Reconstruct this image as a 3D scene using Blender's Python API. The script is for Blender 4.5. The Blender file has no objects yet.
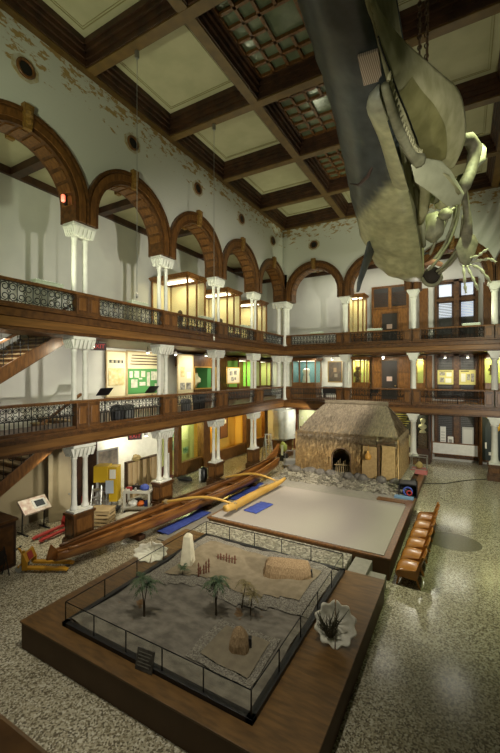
import bpy, math, random
from mathutils import Vector, Matrix
random.seed(7)
PI = math.pi
SC = bpy.context.scene
COL = SC.collection

# ------------------------------------------------------------------ camera, world, exposure
EYE = 6.0
cam_d = bpy.data.cameras.new('camera')
cam_d.sensor_fit = 'VERTICAL'; cam_d.sensor_height = 36.0
cam_d.lens = 36.0 * 377.0 / 753.0
cam_d.shift_y = -2.5 / 753.0
cam_d.clip_start = 0.05; cam_d.clip_end = 200
cam = bpy.data.objects.new('camera', cam_d); COL.objects.link(cam)
cam.location = (0, 0, EYE); cam.rotation_euler = (PI / 2, 0, math.radians(29.6))
SC.camera = cam
SC.view_settings.view_transform = 'Standard'; SC.view_settings.look = 'None'
SC.view_settings.gamma = 1; SC.view_settings.use_curve_mapping = False
SC.view_settings.exposure = 0.0
W = bpy.data.worlds.new('world'); SC.world = W; W.use_nodes = True
W.node_tree.nodes['Background'].inputs[0].default_value = (0.60, 0.66, 0.36, 1)
W.node_tree.nodes['Background'].inputs[1].default_value = 0.055

def lamp(name, kind, loc, energy, color=(1, .9, .72), target=None, size=.3, size_y=None, spot=60, blend=.5):
    d = bpy.data.lights.new(name, kind); d.energy = energy; d.color = color
    if kind == 'AREA':
        d.size = size
        if size_y: d.shape = 'RECTANGLE'; d.size_y = size_y
    else:
        d.shadow_soft_size = size
    if kind == 'SPOT':
        d.spot_size = math.radians(spot); d.spot_blend = blend
    o = bpy.data.objects.new(name, d); COL.objects.link(o); o.location = loc
    if target is not None:
        o.rotation_euler = (Vector(target) - Vector(loc)).to_track_quat('-Z', 'Y').to_euler()
    return o

# unseen lamps, mostly added to brighten displays; side arcade spot follows column shadows
WARM = (1, .88, .62); GRN = (.93, 1, .66); WHITE = (1, .95, .80)
lamp('unseen_spot', 'SPOT', (-2.7, 12.9, 16.3), 10500, (1, .91, .74), (-5.4, 20.4, 1.5), .25, spot=42, blend=.7)      # added to brighten the thatched house
lamp('unseen_spot', 'SPOT', (-7.0, 12.8, 16.3), 4400, (1, .93, .82), (-4.6, 13.8, .6), .25, spot=46, blend=.6)        # extra light added on the grey stage
lamp('unseen_spot', 'SPOT', (-7.0, 8.7, 16.3), 3600, WARM, (-10, 13.5, .6), .25, spot=52, blend=.8)        # added to light the canoe
lamp('unseen_spot', 'SPOT', (1.5, 12.9, 16.3), 4200, (.86, 1, .52), (0, 17.5, 0), .25, spot=70, blend=.9)           # added greenish light over the terrazzo
lamp('unseen_spot', 'SPOT', (-2.7, 4.5, 16.3), 3500, WHITE, (-4.8, 6.9, .6), .3, spot=74, blend=.9)          # unseen, added over the island model
lamp('unseen_spot', 'SPOT', (-11.0, 2.0, 16.2), 1200, WHITE, (-9.4, 5.0, .0), .3, spot=66, blend=.9)  # added to brighten the floor beside the model platform
lamp('unseen_spot', 'SPOT', (-5.6, .2, 9.1), 1350, GRN, (-13.5, 14.5, 12.4), .12, spot=96, blend=.8)       # on the side arcade
lamp('unseen_spot', 'SPOT', (4.5, 17.8, 9.2), 1500, GRN, (-6, 25.4, 11.0), .12, spot=84, blend=.5)           # on the end arcade
lamp('unseen_spot', 'SPOT', (5.5, 5.0, 5.3), 8200, WHITE, (-11.8, 14.5, 5.4), .15, spot=58, blend=.7)       # added frontal fill on the side columns and balconies
lamp('unseen_spot', 'SPOT', (4.5, 9.0, 5.3), 5200, WHITE, (-4.5, 25.4, 4.6), .15, spot=60, blend=.7)        # added fill on the end balconies
lamp('unseen_spot', 'SPOT', (3.5, 6.0, 8.6), 900, (1, .98, .80), (-1.2, 12.5, 11.6), .2, spot=64, blend=.7)          # added to brighten the bare side of the whale
lamp('whale_fill_spot', 'SPOT', (-3.0, .2, 5.3), 2300, (1, .98, .76), (-1.9, 11.5, 10.9), .15, spot=40, blend=.8)          # unseen, added at the front balcony to brighten the whale from below
lamp('chair_glint_lamp', 'AREA', (-2.4, 24.7, 7.0), 110, WHITE, (-1.3, 13.5, .5), 1.2, .3)                        # unseen, added to put highlights on the chair seats
lamp('unseen_gallery_lamp', 'AREA', (-9.3, 24.6, 3.3), 55, WHITE, (-11.4, 25.2, 2.3), .6, .3)  # added to brighten the plastic sheeting in the corner
for x_ in (-9.2, -4.9, -.6): lamp('unseen_gallery_lamp', 'AREA', (x_, 27.2, 13.7), 60, WHITE, (x_, 28.5, 8), 1.6, .5)  # unseen, added to whiten the upper end gallery

# ------------------------------------------------------------------ materials
def M(name, c, rough=.6, metal=0, c2=None, scale=4, stretch=(1, 1, 1), detail=5, bump=0, spec=.5, emit=None, es=1, contrast=(.35, .65)):
    m = bpy.data.materials.new(name); m.use_nodes = True
    nt = m.node_tree; b = nt.nodes['Principled BSDF']
    b.inputs['Base Color'].default_value = (*c, 1); b.inputs['Roughness'].default_value = rough
    b.inputs['Metallic'].default_value = metal; b.inputs['Specular IOR Level'].default_value = spec
    if emit:
        b.inputs['Emission Color'].default_value = (*emit, 1); b.inputs['Emission Strength'].default_value = es
    if c2 or bump:
        tc = nt.nodes.new('ShaderNodeTexCoord'); mp = nt.nodes.new('ShaderNodeMapping')
        nt.links.new(tc.outputs['Object'], mp.inputs[0]); mp.inputs['Scale'].default_value = stretch
        n = nt.nodes.new('ShaderNodeTexNoise'); n.inputs['Scale'].default_value = scale; n.inputs['Detail'].default_value = detail
        nt.links.new(mp.outputs[0], n.inputs[0])
        if c2:
            r = nt.nodes.new('ShaderNodeValToRGB'); r.color_ramp.elements[0].position = contrast[0]; r.color_ramp.elements[1].position = contrast[1]
            r.color_ramp.elements[0].color = (*c, 1); r.color_ramp.elements[1].color = (*c2, 1)
            nt.links.new(n.outputs[0], r.inputs[0]); nt.links.new(r.outputs[0], b.inputs['Base Color'])
        if bump:
            bp = nt.nodes.new('ShaderNodeBump'); bp.inputs['Strength'].default_value = bump; bp.inputs['Distance'].default_value = .05
            nt.links.new(n.outputs[0], bp.inputs['Height']); nt.links.new(bp.outputs[0], b.inputs['Normal'])
    return m

def speckle(name, cols, scale, rough, bump=0, big=None, spec=.5):
    """stone chips: voronoi cells coloured at random"""
    m = bpy.data.materials.new(name); m.use_nodes = True
    nt = m.node_tree; b = nt.nodes['Principled BSDF']; b.inputs['Roughness'].default_value = rough
    b.inputs['Specular IOR Level'].default_value = spec
    tc = nt.nodes.new('ShaderNodeTexCoord'); v = nt.nodes.new('ShaderNodeTexVoronoi'); v.inputs['Scale'].default_value = scale
    nt.links.new(tc.outputs['Object'], v.inputs['Vector'])
    sep = nt.nodes.new('ShaderNodeSeparateColor'); nt.links.new(v.outputs['Color'], sep.inputs[0])
    r = nt.nodes.new('ShaderNodeValToRGB'); r.color_ramp.interpolation = 'CONSTANT'
    els = r.color_ramp.elements
    while len(els) < len(cols): els.new(.5)
    for i, c in enumerate(cols):
        els[i].position = i / len(cols); els[i].color = (*c, 1)
    nt.links.new(sep.outputs[0], r.inputs[0])
    out = r.outputs[0]
    if big:
        n = nt.nodes.new('ShaderNodeTexNoise'); n.inputs['Scale'].default_value = .5; n.inputs['Detail'].default_value = 3
        nt.links.new(tc.outputs['Object'], n.inputs[0])
        mr = nt.nodes.new('ShaderNodeMapRange'); mr.inputs[1].default_value = .3; mr.inputs[2].default_value = .7
        mr.inputs[3].default_value = 1 - big; mr.inputs[4].default_value = 1 + big
        nt.links.new(n.outputs[0], mr.inputs[0])
        mx = nt.nodes.new('ShaderNodeVectorMath'); mx.operation = 'SCALE'
        nt.links.new(out, mx.inputs[0]); nt.links.new(mr.outputs[0], mx.inputs['Scale']); out = mx.outputs[0]
    nt.links.new(out, b.inputs['Base Color'])
    if bump:
        bp = nt.nodes.new('ShaderNodeBump'); bp.inputs['Strength'].default_value = bump; bp.inputs['Distance'].default_value = .05; bp.invert = True
        nt.links.new(v.outputs['Distance'], bp.inputs['Height']); nt.links.new(bp.outputs[0], b.inputs['Normal'])
    return m

def glass(name, tint=(.9, .95, .9), fac=.07):
    m = bpy.data.materials.new(name); m.use_nodes = True; nt = m.node_tree; nt.nodes.clear()
    o = nt.nodes.new('ShaderNodeOutputMaterial'); t = nt.nodes.new('ShaderNodeBsdfTransparent'); t.inputs[0].default_value = (*tint, 1)
    g = nt.nodes.new('ShaderNodeBsdfGlossy'); g.inputs['Roughness'].default_value = .04
    mx = nt.nodes.new('ShaderNodeMixShader'); mx.inputs[0].default_value = fac
    nt.links.new(t.outputs[0], mx.inputs[1]); nt.links.new(g.outputs[0], mx.inputs[2]); nt.links.new(mx.outputs[0], o.inputs[0])
    return m

def wall_paint(name):
    """white boards with peeling paint high under the ceiling"""
    m = bpy.data.materials.new(name); m.use_nodes = True
    nt = m.node_tree; b = nt.nodes['Principled BSDF']; b.inputs['Roughness'].default_value = .7
    tc = nt.nodes.new('ShaderNodeTexCoord'); sp = nt.nodes.new('ShaderNodeSeparateXYZ'); nt.links.new(tc.outputs['Object'], sp.inputs[0])
    mp = nt.nodes.new('ShaderNodeMapping'); mp.inputs['Scale'].default_value = (1, 1, 2.2); nt.links.new(tc.outputs['Object'], mp.inputs[0])
    n = nt.nodes.new('ShaderNodeTexNoise'); n.inputs['Scale'].default_value = 2.2; n.inputs['Detail'].default_value = 8; n.inputs['Roughness'].default_value = .68
    nt.links.new(mp.outputs[0], n.inputs[0])
    mr = nt.nodes.new('ShaderNodeMapRange'); mr.inputs[1].default_value = 13.8; mr.inputs[2].default_value = 16.4; mr.inputs[3].default_value = -.20; mr.inputs[4].default_value = .075
    nt.links.new(sp.outputs[2], mr.inputs[0])
    ad = nt.nodes.new('ShaderNodeMath'); nt.links.new(n.outputs[0], ad.inputs[0]); nt.links.new(mr.outputs[0], ad.inputs[1])
    r = nt.nodes.new('ShaderNodeValToRGB'); e = r.color_ramp.elements
    e[0].position = .555; e[0].color = (.62, .62, .55, 1); e[1].position = .58; e[1].color = (.38, .25, .09, 1)
    nt.links.new(ad.outputs[0], r.inputs[0]); nt.links.new(r.outputs[0], b.inputs['Base Color'])
    w = nt.nodes.new('ShaderNodeTexWave'); w.bands_direction = 'Z'; w.wave_profile = 'SAW'; w.inputs['Scale'].default_value = 2.0; w.inputs['Distortion'].default_value = 0
    nt.links.new(tc.outputs['Object'], w.inputs[0])
    bp = nt.nodes.new('ShaderNodeBump'); bp.inputs['Strength'].default_value = .25; bp.inputs['Distance'].default_value = .03
    nt.links.new(w.outputs[0], bp.inputs['Height']); nt.links.new(bp.outputs[0], b.inputs['Normal'])
    return m

def attr_mat(name, rough=.5, noise=.25, scale=3, bump=0, spec=.5):
    """surface colours stored per vertex (hide and hair colouring), broken up by noise"""
    m = bpy.data.materials.new(name); m.use_nodes = True
    nt = m.node_tree; b = nt.nodes['Principled BSDF']; b.inputs['Roughness'].default_value = rough; b.inputs['Specular IOR Level'].default_value = spec
    a = nt.nodes.new('ShaderNodeAttribute'); a.attribute_name = 'Col'
    tc = nt.nodes.new('ShaderNodeTexCoord'); n = nt.nodes.new('ShaderNodeTexNoise'); n.inputs['Scale'].default_value = scale; n.inputs['Detail'].default_value = 6
    nt.links.new(tc.outputs['Object'], n.inputs[0])
    mr = nt.nodes.new('ShaderNodeMapRange'); mr.inputs[1].default_value = .3; mr.inputs[2].default_value = .7; mr.inputs[3].default_value = 1 - noise; mr.inputs[4].default_value = 1 + noise
    nt.links.new(n.outputs[0], mr.inputs[0])
    mx = nt.nodes.new('ShaderNodeVectorMath'); mx.operation = 'SCALE'
    nt.links.new(a.outputs['Color'], mx.inputs[0]); nt.links.new(mr.outputs[0], mx.inputs['Scale']); nt.links.new(mx.outputs[0], b.inputs['Base Color'])
    if bump:
        bp = nt.nodes.new('ShaderNodeBump'); bp.inputs['Strength'].default_value = bump; bp.inputs['Distance'].default_value = .06
        nt.links.new(n.outputs[0], bp.inputs['Height']); nt.links.new(bp.outputs[0], b.inputs['Normal'])
    return m

wood = M('koa_wood', (.058, .023, .006), .42, c2=(.125, .052, .013), scale=2.2, stretch=(3, 3, 3), bump=.05)
wood_l = M('golden_wood', (.16, .065, .014), .38, c2=(.30, .13, .03), scale=3, stretch=(3, 3, 1), bump=.04)
wood_d = M('dark_beam_wood', (.030, .012, .006), .5, c2=(.070, .028, .011), scale=2.5)
wood_m = M('mid_wood', (.105, .043, .011), .4, c2=(.20, .085, .021), scale=3, stretch=(4, 4, 1))
soff_w = M('soffit_wood', (.105, .058, .013), .45, c2=(.16, .088, .02), scale=3)
fasc_w = M('fascia_wood', (.13, .058, .014), .4, c2=(.22, .10, .025), scale=2, stretch=(.5, .5, 7))
keyw = M('gilded_key_wood', (.28, .15, .03), .5, c2=(.16, .08, .015), scale=14, bump=.3)
white = M('white_paint', (.80, .80, .74), .5, c2=(.72, .72, .66), scale=5)
plaster = M('gallery_plaster', (.66, .66, .61), .75, c2=(.60, .60, .56), scale=.8)
peel = wall_paint('peeling_white_boards')
panelm = M('ceiling_canvas', (.44, .415, .26), .8, c2=(.51, .48, .31), scale=1.2)
linem = M('ceiling_stencil_line', (.27, .23, .10), .8)
skyglass = M('skylight_glass', (.11, .14, .085), .15, c2=(.17, .20, .125), scale=2)
iron = M('black_iron', (.012, .012, .012), .5)
black = M('black_paint', (.010, .010, .011), .4)
terrazzo = speckle('terrazzo', [(.17, .145, .09), (.44, .40, .29), (.33, .295, .20), (.56, .52, .40), (.22, .185, .115), (.46, .42, .30), (.37, .33, .225), (.12, .10, .065)], 34, .17, big=.12)
carpet = M('grey_carpet', (.31, .275, .235), .95, c2=(.35, .315, .27), scale=60)
mat_g = M('grey_floor_mat', (.24, .22, .18), .9, c2=(.28, .26, .21), scale=8)
plat_side = M('platform_side_brown', (.085, .042, .012), .6, c2=(.10, .05, .016), scale=3)
plat_top = M('platform_plank_brown', (.085, .043, .011), .45, c2=(.155, .078, .021), scale=2.4, stretch=(1, 5, 5), bump=.05)
gls = glass('clear_glass', (.97, .98, .96), .03); gls_g = glass('green_glass', (.93, .97, .86), .05)
thatch_c = attr_mat('thatch', .9, .22, 7, .2)
rope = M('rope', (.35, .26, .13), .9)
pebble = speckle('pebble_bed', [(.20, .18, .13), (.31, .28, .21), (.25, .225, .165), (.38, .35, .27), (.15, .135, .10)], 14, .85, bump=.8)
lava = M('lava_ground', (.115, .10, .078), .9, c2=(.215, .19, .15), scale=3.2, bump=.5, detail=9, stretch=(1, 1.6, 1))
pebble_m = speckle('model_pebbles', [(.17, .15, .115), (.25, .225, .175), (.21, .19, .145), (.30, .275, .22), (.13, .115, .09)], 42, .9, bump=.6)
sand_d = M('dusty_sand', (.165, .135, .09), .95, c2=(.21, .175, .115), scale=6, bump=.2)
sand = M('sand', (.19, .15, .09), .95, c2=(.25, .20, .125), scale=5, bump=.2)
stonem = M('boulder_stone', (.11, .10, .085), .85, c2=(.21, .19, .16), scale=4, bump=.5)
canoe_w = M('canoe_hull_wood', (.14, .050, .012), .3, c2=(.30, .125, .030), scale=1.6, stretch=(4, .6, 4), bump=.05)
yel_w = M('yellow_wood', (.46, .26, .045), .45, c2=(.56, .34, .075), scale=3, stretch=(1, .5, 1))
blue = M('blue_tarp', (.03, .055, .28), .6, c2=(.05, .085, .36), scale=6, bump=.2)
yel = M('yellow_enamel', (.55, .36, .02), .4)
yel_j = M('amber_jack_paint', (.58, .29, .02), .45)
redp = M('red_enamel', (.36, .03, .025), .45)
grey = M('grey_plastic', (.36, .36, .34), .5)
steel = M('steel', (.42, .42, .40), .35, .8)
tan = M('tan_board', (.42, .30, .15), .7, c2=(.50, .37, .20), scale=2)
paper = M('paper', (.78, .77, .70), .7)
shellm = M('shell', (.62, .58, .46), .6, c2=(.72, .69, .58), scale=6, bump=.3)
bone = M('bone', (.20, .19, .12), .6, c2=(.31, .30, .20), scale=4, bump=.2)
bone_p = M('pale_bone', (.45, .45, .31), .55, c2=(.53, .53, .38), scale=3, bump=.1)
skullm = M('skull_bone', (.33, .31, .165), .7, c2=(.46, .43, .26), scale=2.6, bump=.25, detail=8)
skull_d = M('stained_bone', (.18, .165, .06), .7, c2=(.24, .22, .09), scale=3, bump=.2)
palate = M('ribbed_palate', (.40, .31, .23), .7)
_n = palate.node_tree; _t = _n.nodes.new('ShaderNodeTexCoord'); _w = _n.nodes.new('ShaderNodeTexWave'); _w.bands_direction = 'X'; _w.inputs['Scale'].default_value = 9; _w.inputs['Distortion'].default_value = .6
_r = _n.nodes.new('ShaderNodeValToRGB'); _r.color_ramp.elements[0].color = (.24, .17, .12, 1); _r.color_ramp.elements[1].color = (.56, .46, .36, 1)
_n.links.new(_t.outputs['Object'], _w.inputs[0]); _n.links.new(_w.outputs[0], _r.inputs[0]); _n.links.new(_r.outputs[0], _n.nodes['Principled BSDF'].inputs['Base Color'])
hide = attr_mat('whale_hide', .42, .26, 3.6, .10)
toothm = M('ivory', (.62, .58, .36), .4)
flesh = M('rosy_bone', (.62, .33, .20), .6)
amber = M('amber_lit_wall', (.70, .42, .07), .8)
greenp = M('green_panel', (.07, .26, .07), .7)
greenl = M('lime_panel', (.46, .50, .20), .7)
cream = M('cream_panel', (.70, .62, .40), .7)
doorm = M('dark_door', (.035, .028, .025), .5)
slatm = M('dark_louvre', (.03, .028, .026), .5)
picd = M('dark_canvas', (.03, .025, .02), .5, c2=(.09, .06, .035), scale=3)
gold = M('gilt_frame', (.34, .23, .07), .4)
photo_m = M('photo_print', (.10, .09, .08), .6, c2=(.45, .42, .36), scale=6)
hivis = M('lime_vest', (.36, .44, .10), .7)
plasticw = M('white_sheeting', (.62, .63, .57), .45, c2=(.52, .53, .47), scale=3, bump=.3)
def emis(name, c, s):
    return M(name, (.8, .8, .8), .5, emit=c, es=s)
e_tube = emis('lamp_tube', (1, .95, .70), 5)
e_up = emis('uplight_face', (.85, 1, .75), 1.2)
e_win = emis('daylit_pane', (.42, .55, .80), .62)
e_spot = emis('spot_bulb', (1, .95, .8), 16)
e_red = emis('red_lamp', (1, .12, .05), 1.6); e_exit = M('exit_letters', (.5, .03, .02), .5, emit=(1, .05, .04), es=.22)
e_scr = emis('screen_glow', (.55, .60, .58), .15)

# ------------------------------------------------------------------ mesh builder
class MB:
    def __init__(s): s.v = []; s.f = []; s.c = None
    def add(s, vs, fs):
        o = len(s.v); s.v += [tuple(p) for p in vs]; s.f += [tuple(i + o for i in f) for f in fs]; return s
    def box(s, x0, x1, y0, y1, z0, z1):
        return s.add([(x0, y0, z0), (x1, y0, z0), (x1, y1, z0), (x0, y1, z0), (x0, y0, z1), (x1, y0, z1), (x1, y1, z1), (x0, y1, z1)],
                     [(3, 2, 1, 0), (4, 5, 6, 7), (0, 1, 5, 4), (1, 2, 6, 5), (2, 3, 7, 6), (3, 0, 4, 7)])
    def frus(s, cx, cy, z0, z1, ax0, ay0, ax1, ay1):
        p = []
        for z, a, b in ((z0, ax0, ay0), (z1, ax1, ay1)):
            p += [(cx - a, cy - b, z), (cx + a, cy - b, z), (cx + a, cy + b, z), (cx - a, cy + b, z)]
        return s.add(p, [(3, 2, 1, 0), (4, 5, 6, 7), (0, 1, 5, 4), (1, 2, 6, 5), (2, 3, 7, 6), (3, 0, 4, 7)])
    def obox(s, c, ex, ey, ez):
        """box about c with half-edge vectors"""
        c, ex, ey, ez = map(Vector, (c, ex, ey, ez)); p = []
        for k in (-1, 1):
            for a, b in ((-1, -1), (1, -1), (1, 1), (-1, 1)): p.append(c + a * ex + b * ey + k * ez)
        return s.add(p, [(3, 2, 1, 0), (4, 5, 6, 7), (0, 1, 5, 4), (1, 2, 6, 5), (2, 3, 7, 6), (3, 0, 4, 7)])
    def tube(s, path, r, n=6, close=False, flat=1.0):
        path = [Vector(p) for p in path]; rs = r if isinstance(r, (list, tuple)) else [r] * len(path)
        rings = []; m = len(path); up = None
        for i, p in enumerate(path):
            if close: t = path[(i + 1) % m] - path[i - 1]
            else: t = path[min(i + 1, m - 1)] - path[max(i - 1, 0)]
            if t.length < 1e-9: t = Vector((0, 0, 1))
            t.normalize()
            if up is None: up = Vector((0, 0, 1)) if abs(t.z) < .9 else Vector((1, 0, 0))
            a = t.cross(up)
            if a.length < 1e-4: a = t.cross(Vector((0.3, 1, .2)))
            a.normalize(); b = a.cross(t).normalized(); up = b
            rings.append([p + rs[i] * (math.cos(2 * PI * k / n) * a * flat + math.sin(2 * PI * k / n) * b) for k in range(n)])
        vs = [q for g in rings for q in g]; fs = []
        for i in range(m if close else m - 1):
            j = (i + 1) % m
            for k in range(n): fs.append((i * n + k, i * n + (k + 1) % n, j * n + (k + 1) % n, j * n + k))
        if not close: fs += [tuple(range(n - 1, -1, -1)), tuple((m - 1) * n + k for k in range(n))]
        return s.add(vs, fs)
    def lathe(s, prof, cx=0, cy=0, n=16, sx=1, sy=1):
        vs = []; fs = []
        for r, z in prof:
            for k in range(n): vs.append((cx + sx * r * math.cos(2 * PI * k / n), cy + sy * r * math.sin(2 * PI * k / n), z))
        m = len(prof)
        for i in range(m - 1):
            for k in range(n): fs.append((i * n + k, i * n + (k + 1) % n, (i + 1) * n + (k + 1) % n, (i + 1) * n + k))
        fs += [tuple(range(n - 1, -1, -1)), tuple((m - 1) * n + k for k in range(n))]
        return s.add(vs, fs)
    def prism(s, poly, vec):
        """extrude a 3-D polygon by vec"""
        n = len(poly); v = Vector(vec); a = [Vector(p) for p in poly]
        return s.add(a + [p + v for p in a], [tuple(range(n - 1, -1, -1)), tuple(range(n, 2 * n))] + [(i, (i + 1) % n, n + (i + 1) % n, n + i) for i in range(n)])
    def grid(s, rows, close=False):
        m = len(rows); n = len(rows[0]); vs = [p for r in rows for p in r]; fs = []
        for i in range(m - 1):
            for k in range(n if close else n - 1): fs.append((i * n + k, i * n + (k + 1) % n, (i + 1) * n + (k + 1) % n, (i + 1) * n + k))
        return s.add(vs, fs)
    def blob(s, c, rx, ry, rz, n=10, m=7, jit=.12, rot=0):
        vs = []; fs = []
        for i in range(m + 1):
            ph = PI * i / m - PI / 2
            for k in range(n):
                q = 1 + random.uniform(-jit, jit) * (0 < i < m)
                th = 2 * PI * k / n
                x = rx * math.cos(ph) * math.cos(th) * q; y = ry * math.cos(ph) * math.sin(th) * q
                vs.append((c[0] + x * math.cos(rot) - y * math.sin(rot), c[1] + x * math.sin(rot) + y * math.cos(rot), c[2] + rz * math.sin(ph) * q))
        for i in range(m):
            for k in range(n): fs.append((i * n + k, i * n + (k + 1) % n, (i + 1) * n + (k + 1) % n, (i + 1) * n + k))
        return s.add(vs, fs)
    def build(s, name, mat, parent=None, smooth=False, off=None, bevel=0, cols=None, sub=0, solid=0):
        me = bpy.data.meshes.new(name)
        vs = s.v if off is None else [(x - off[0], y - off[1], z - off[2]) for x, y, z in s.v]
        me.from_pydata(vs, [], s.f); me.materials.append(mat); me.validate()
        import bmesh
        b = bmesh.new(); b.from_mesh(me); bmesh.ops.recalc_face_normals(b, faces=b.faces); b.to_mesh(me); b.free()
        if cols is not None:
            a = me.color_attributes.new('Col', 'FLOAT_COLOR', 'POINT')
            for i, c in enumerate(cols): a.data[i].color = (*c, 1)
        if smooth:
            for p in me.polygons: p.use_smooth = True
        o = bpy.data.objects.new(name, me); COL.objects.link(o)
        if parent is not None: o.parent = parent
        if solid:
            md = o.modifiers.new('thick', 'SOLIDIFY'); md.thickness = solid; md.offset = 0
        if bevel:
            md = o.modifiers.new('edge', 'BEVEL'); md.width = bevel; md.segments = 2; md.limit_method = 'ANGLE'
        if sub:
            md = o.modifiers.new('smooth', 'SUBSURF'); md.levels = sub; md.render_levels = sub
        return o

def tag(o, label=None, cat=None, group=None, kind=None):
    if label: o['label'] = label
    if cat: o['category'] = cat
    if group: o['group'] = group
    if kind: o['kind'] = kind
    return o
def thing(name, label, cat, loc=(0, 0, 0), rz=0, group=None):
    o = bpy.data.objects.new(name, None); COL.objects.link(o); o.location = loc; o.rotation_euler = (0, 0, rz)
    o.empty_display_size = .1
    return tag(o, label, cat, group)
def struct(o): o['kind'] = 'structure'; return o
def kids(o): return [c for c in bpy.data.objects if c.parent == o]
def copy_tree(o, loc, rz=None, label=None, group=None, _p=None):
    c = o.copy(); COL.objects.link(c)
    if _p is not None: c.parent = _p
    else:
        c.location = loc
        if rz is not None: c.rotation_euler = (0, 0, rz)
        if label: c['label'] = label
        if group: c['group'] = group
    for ch in list(o.children): copy_tree(ch, None, _p=c)
    return c
def text(body, size, mat, parent, loc, rot, name='lettering'):
    cu = bpy.data.curves.new(name, 'FONT'); cu.body = body; cu.size = size; cu.align_x = 'CENTER'; cu.align_y = 'CENTER'; cu.extrude = .004
    cu.materials.append(mat)
    tmp = bpy.data.objects.new(name, cu); me = bpy.data.meshes.new_from_object(tmp); bpy.data.objects.remove(tmp)
    o = bpy.data.objects.new(name, me); COL.objects.link(o); o.parent = parent; o.location = loc; o.rotation_euler = rot
    return o
ORD = ['first', 'second', 'third', 'fourth', 'fifth', 'sixth', 'seventh', 'eighth', 'ninth']

# ------------------------------------------------------------------ the hall: levels and lines
XL, YB = -11.8, 25.4           # centre lines of the side and end arcades
XO, YO = -16.0, 29.6           # outer walls of the galleries
BAY = 4.20
YS = [YB - BAY * k for k in range(7)]        # column lines: 25.4 21.23 17.06 12.89 8.72 4.55 .38
XS = [-7.0, -2.75, 1.5, 5.75]
S1, F1, R1 = 3.56, 4.13, 5.10  # lower balcony: underside, floor, rail top
S2, F2, R2 = 7.30, 7.98, 8.78
CAP3, ZC = 11.2, 11.7          # top of upper capitals, arch centre
ZT = 16.45                      # wall top
RI, RO = 1.65, 2.17

o = struct(MB().box(-16.2, 12, -3, 31, -.2, 0).build('floor', terrazzo))
struct(MB().box(XO - .2, XO, -3, YO + .2, 0, 14.5).build('wall_side', plaster))
struct(MB().box(XO - .2, 8, YO, YO + .2, 0, 14.5).build('wall_end', plaster))

# arcade walls above the arches: boards cut to the arch curves
def arc_z(t):
    return ZC + math.sqrt(max(0, RO * RO - t * t)) - .06
def arcade(name, bays, along, fixed, thick, ends):
    b = MB()
    def P(t, w, z): return (fixed + w, t, z) if along == 'y' else (t, fixed + w, z)
    seg = 22
    pts = []
    for c, h in bays:
        for i in range(seg + 1):
            t = -h + 2 * h * i / seg; pts.append((c + t, max(arc_z(t), CAP3)))
    pts.sort(); pts = [(ends[0], pts[0][1])] + pts + [(ends[1], pts[-1][1])]
    for w in (-thick / 2, thick / 2):
        b.grid([[P(t, w, z) for t, z in pts], [P(t, w, 17.2) for t, z in pts]])
    b.grid([[P(t, -thick / 2, z) for t, z in pts], [P(t, thick / 2, z) for t, z in pts]])
    return struct(b.build(name, peel))
SB = [(y - BAY / 2, BAY / 2) for y in YS[:6]]
EB = [(-9.1, 2.1), (-4.875, 2.12), (-.625, 2.12), (3.625, 2.12)]
arcade('wall_arcade_side', SB, 'y', XL, .7, (-3, YB + .35))
arcade('wall_arcade_end', EB, 'x', YB, .7, (XL, 8))

# ceilings
ceil = struct(MB().box(XL - .4, 8, -3, YB + .4, 17.15, 17.3).build('ceiling', panelm))
gb = MB().box(XO - .1, XL - .36, -3, YO + .1, 14.3, 14.4).box(XL - .36, 8, YB + .36, YO + .1, 14.3, 14.4)
struct(gb.build('ceiling_gallery', panelm))
def beam(x0, x1, y0, y1, axis):
    b = MB()
    for e, z in ((0, 16.43), (.07, 16.62), (.15, 16.8), (.22, 16.95)):
        if axis == 'y': b.box(x0 - e, x1 + e, y0, y1, z, 17.15)
        else: b.box(x0, x1, y0 - e, y1 + e, z, 17.15)
    return b
for x in (XL + .42, -7.0, -2.75, 1.5, 5.75):
    beam(x - .22, x + .22, -3, YB, 'y').build('beam', wood_d, ceil)
    MB().box(x - .17, x + .17, -3, YB - .4, 16.39, 16.44).build('beam_soffit', soff_w, ceil)
for y in [YB - .42] + YS[1:]:
    for xa, xb in ((XL, -7.0), (-7.0, -2.75), (-2.75, 1.5), (1.5, 5.75)):
        beam(xa, xb, y - .22, y + .22, 'x').build('beam', wood_d, ceil)
        MB().box(xa + .6 * (xa == XL), xb, y - .17, y + .17, 16.385, 16.435).build('beam_soffit', soff_w, ceil)
cx = [XL + .42, -7.0, -2.75, 1.5, 5.75]; cy = [YB - .42] + YS[1:]
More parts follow.
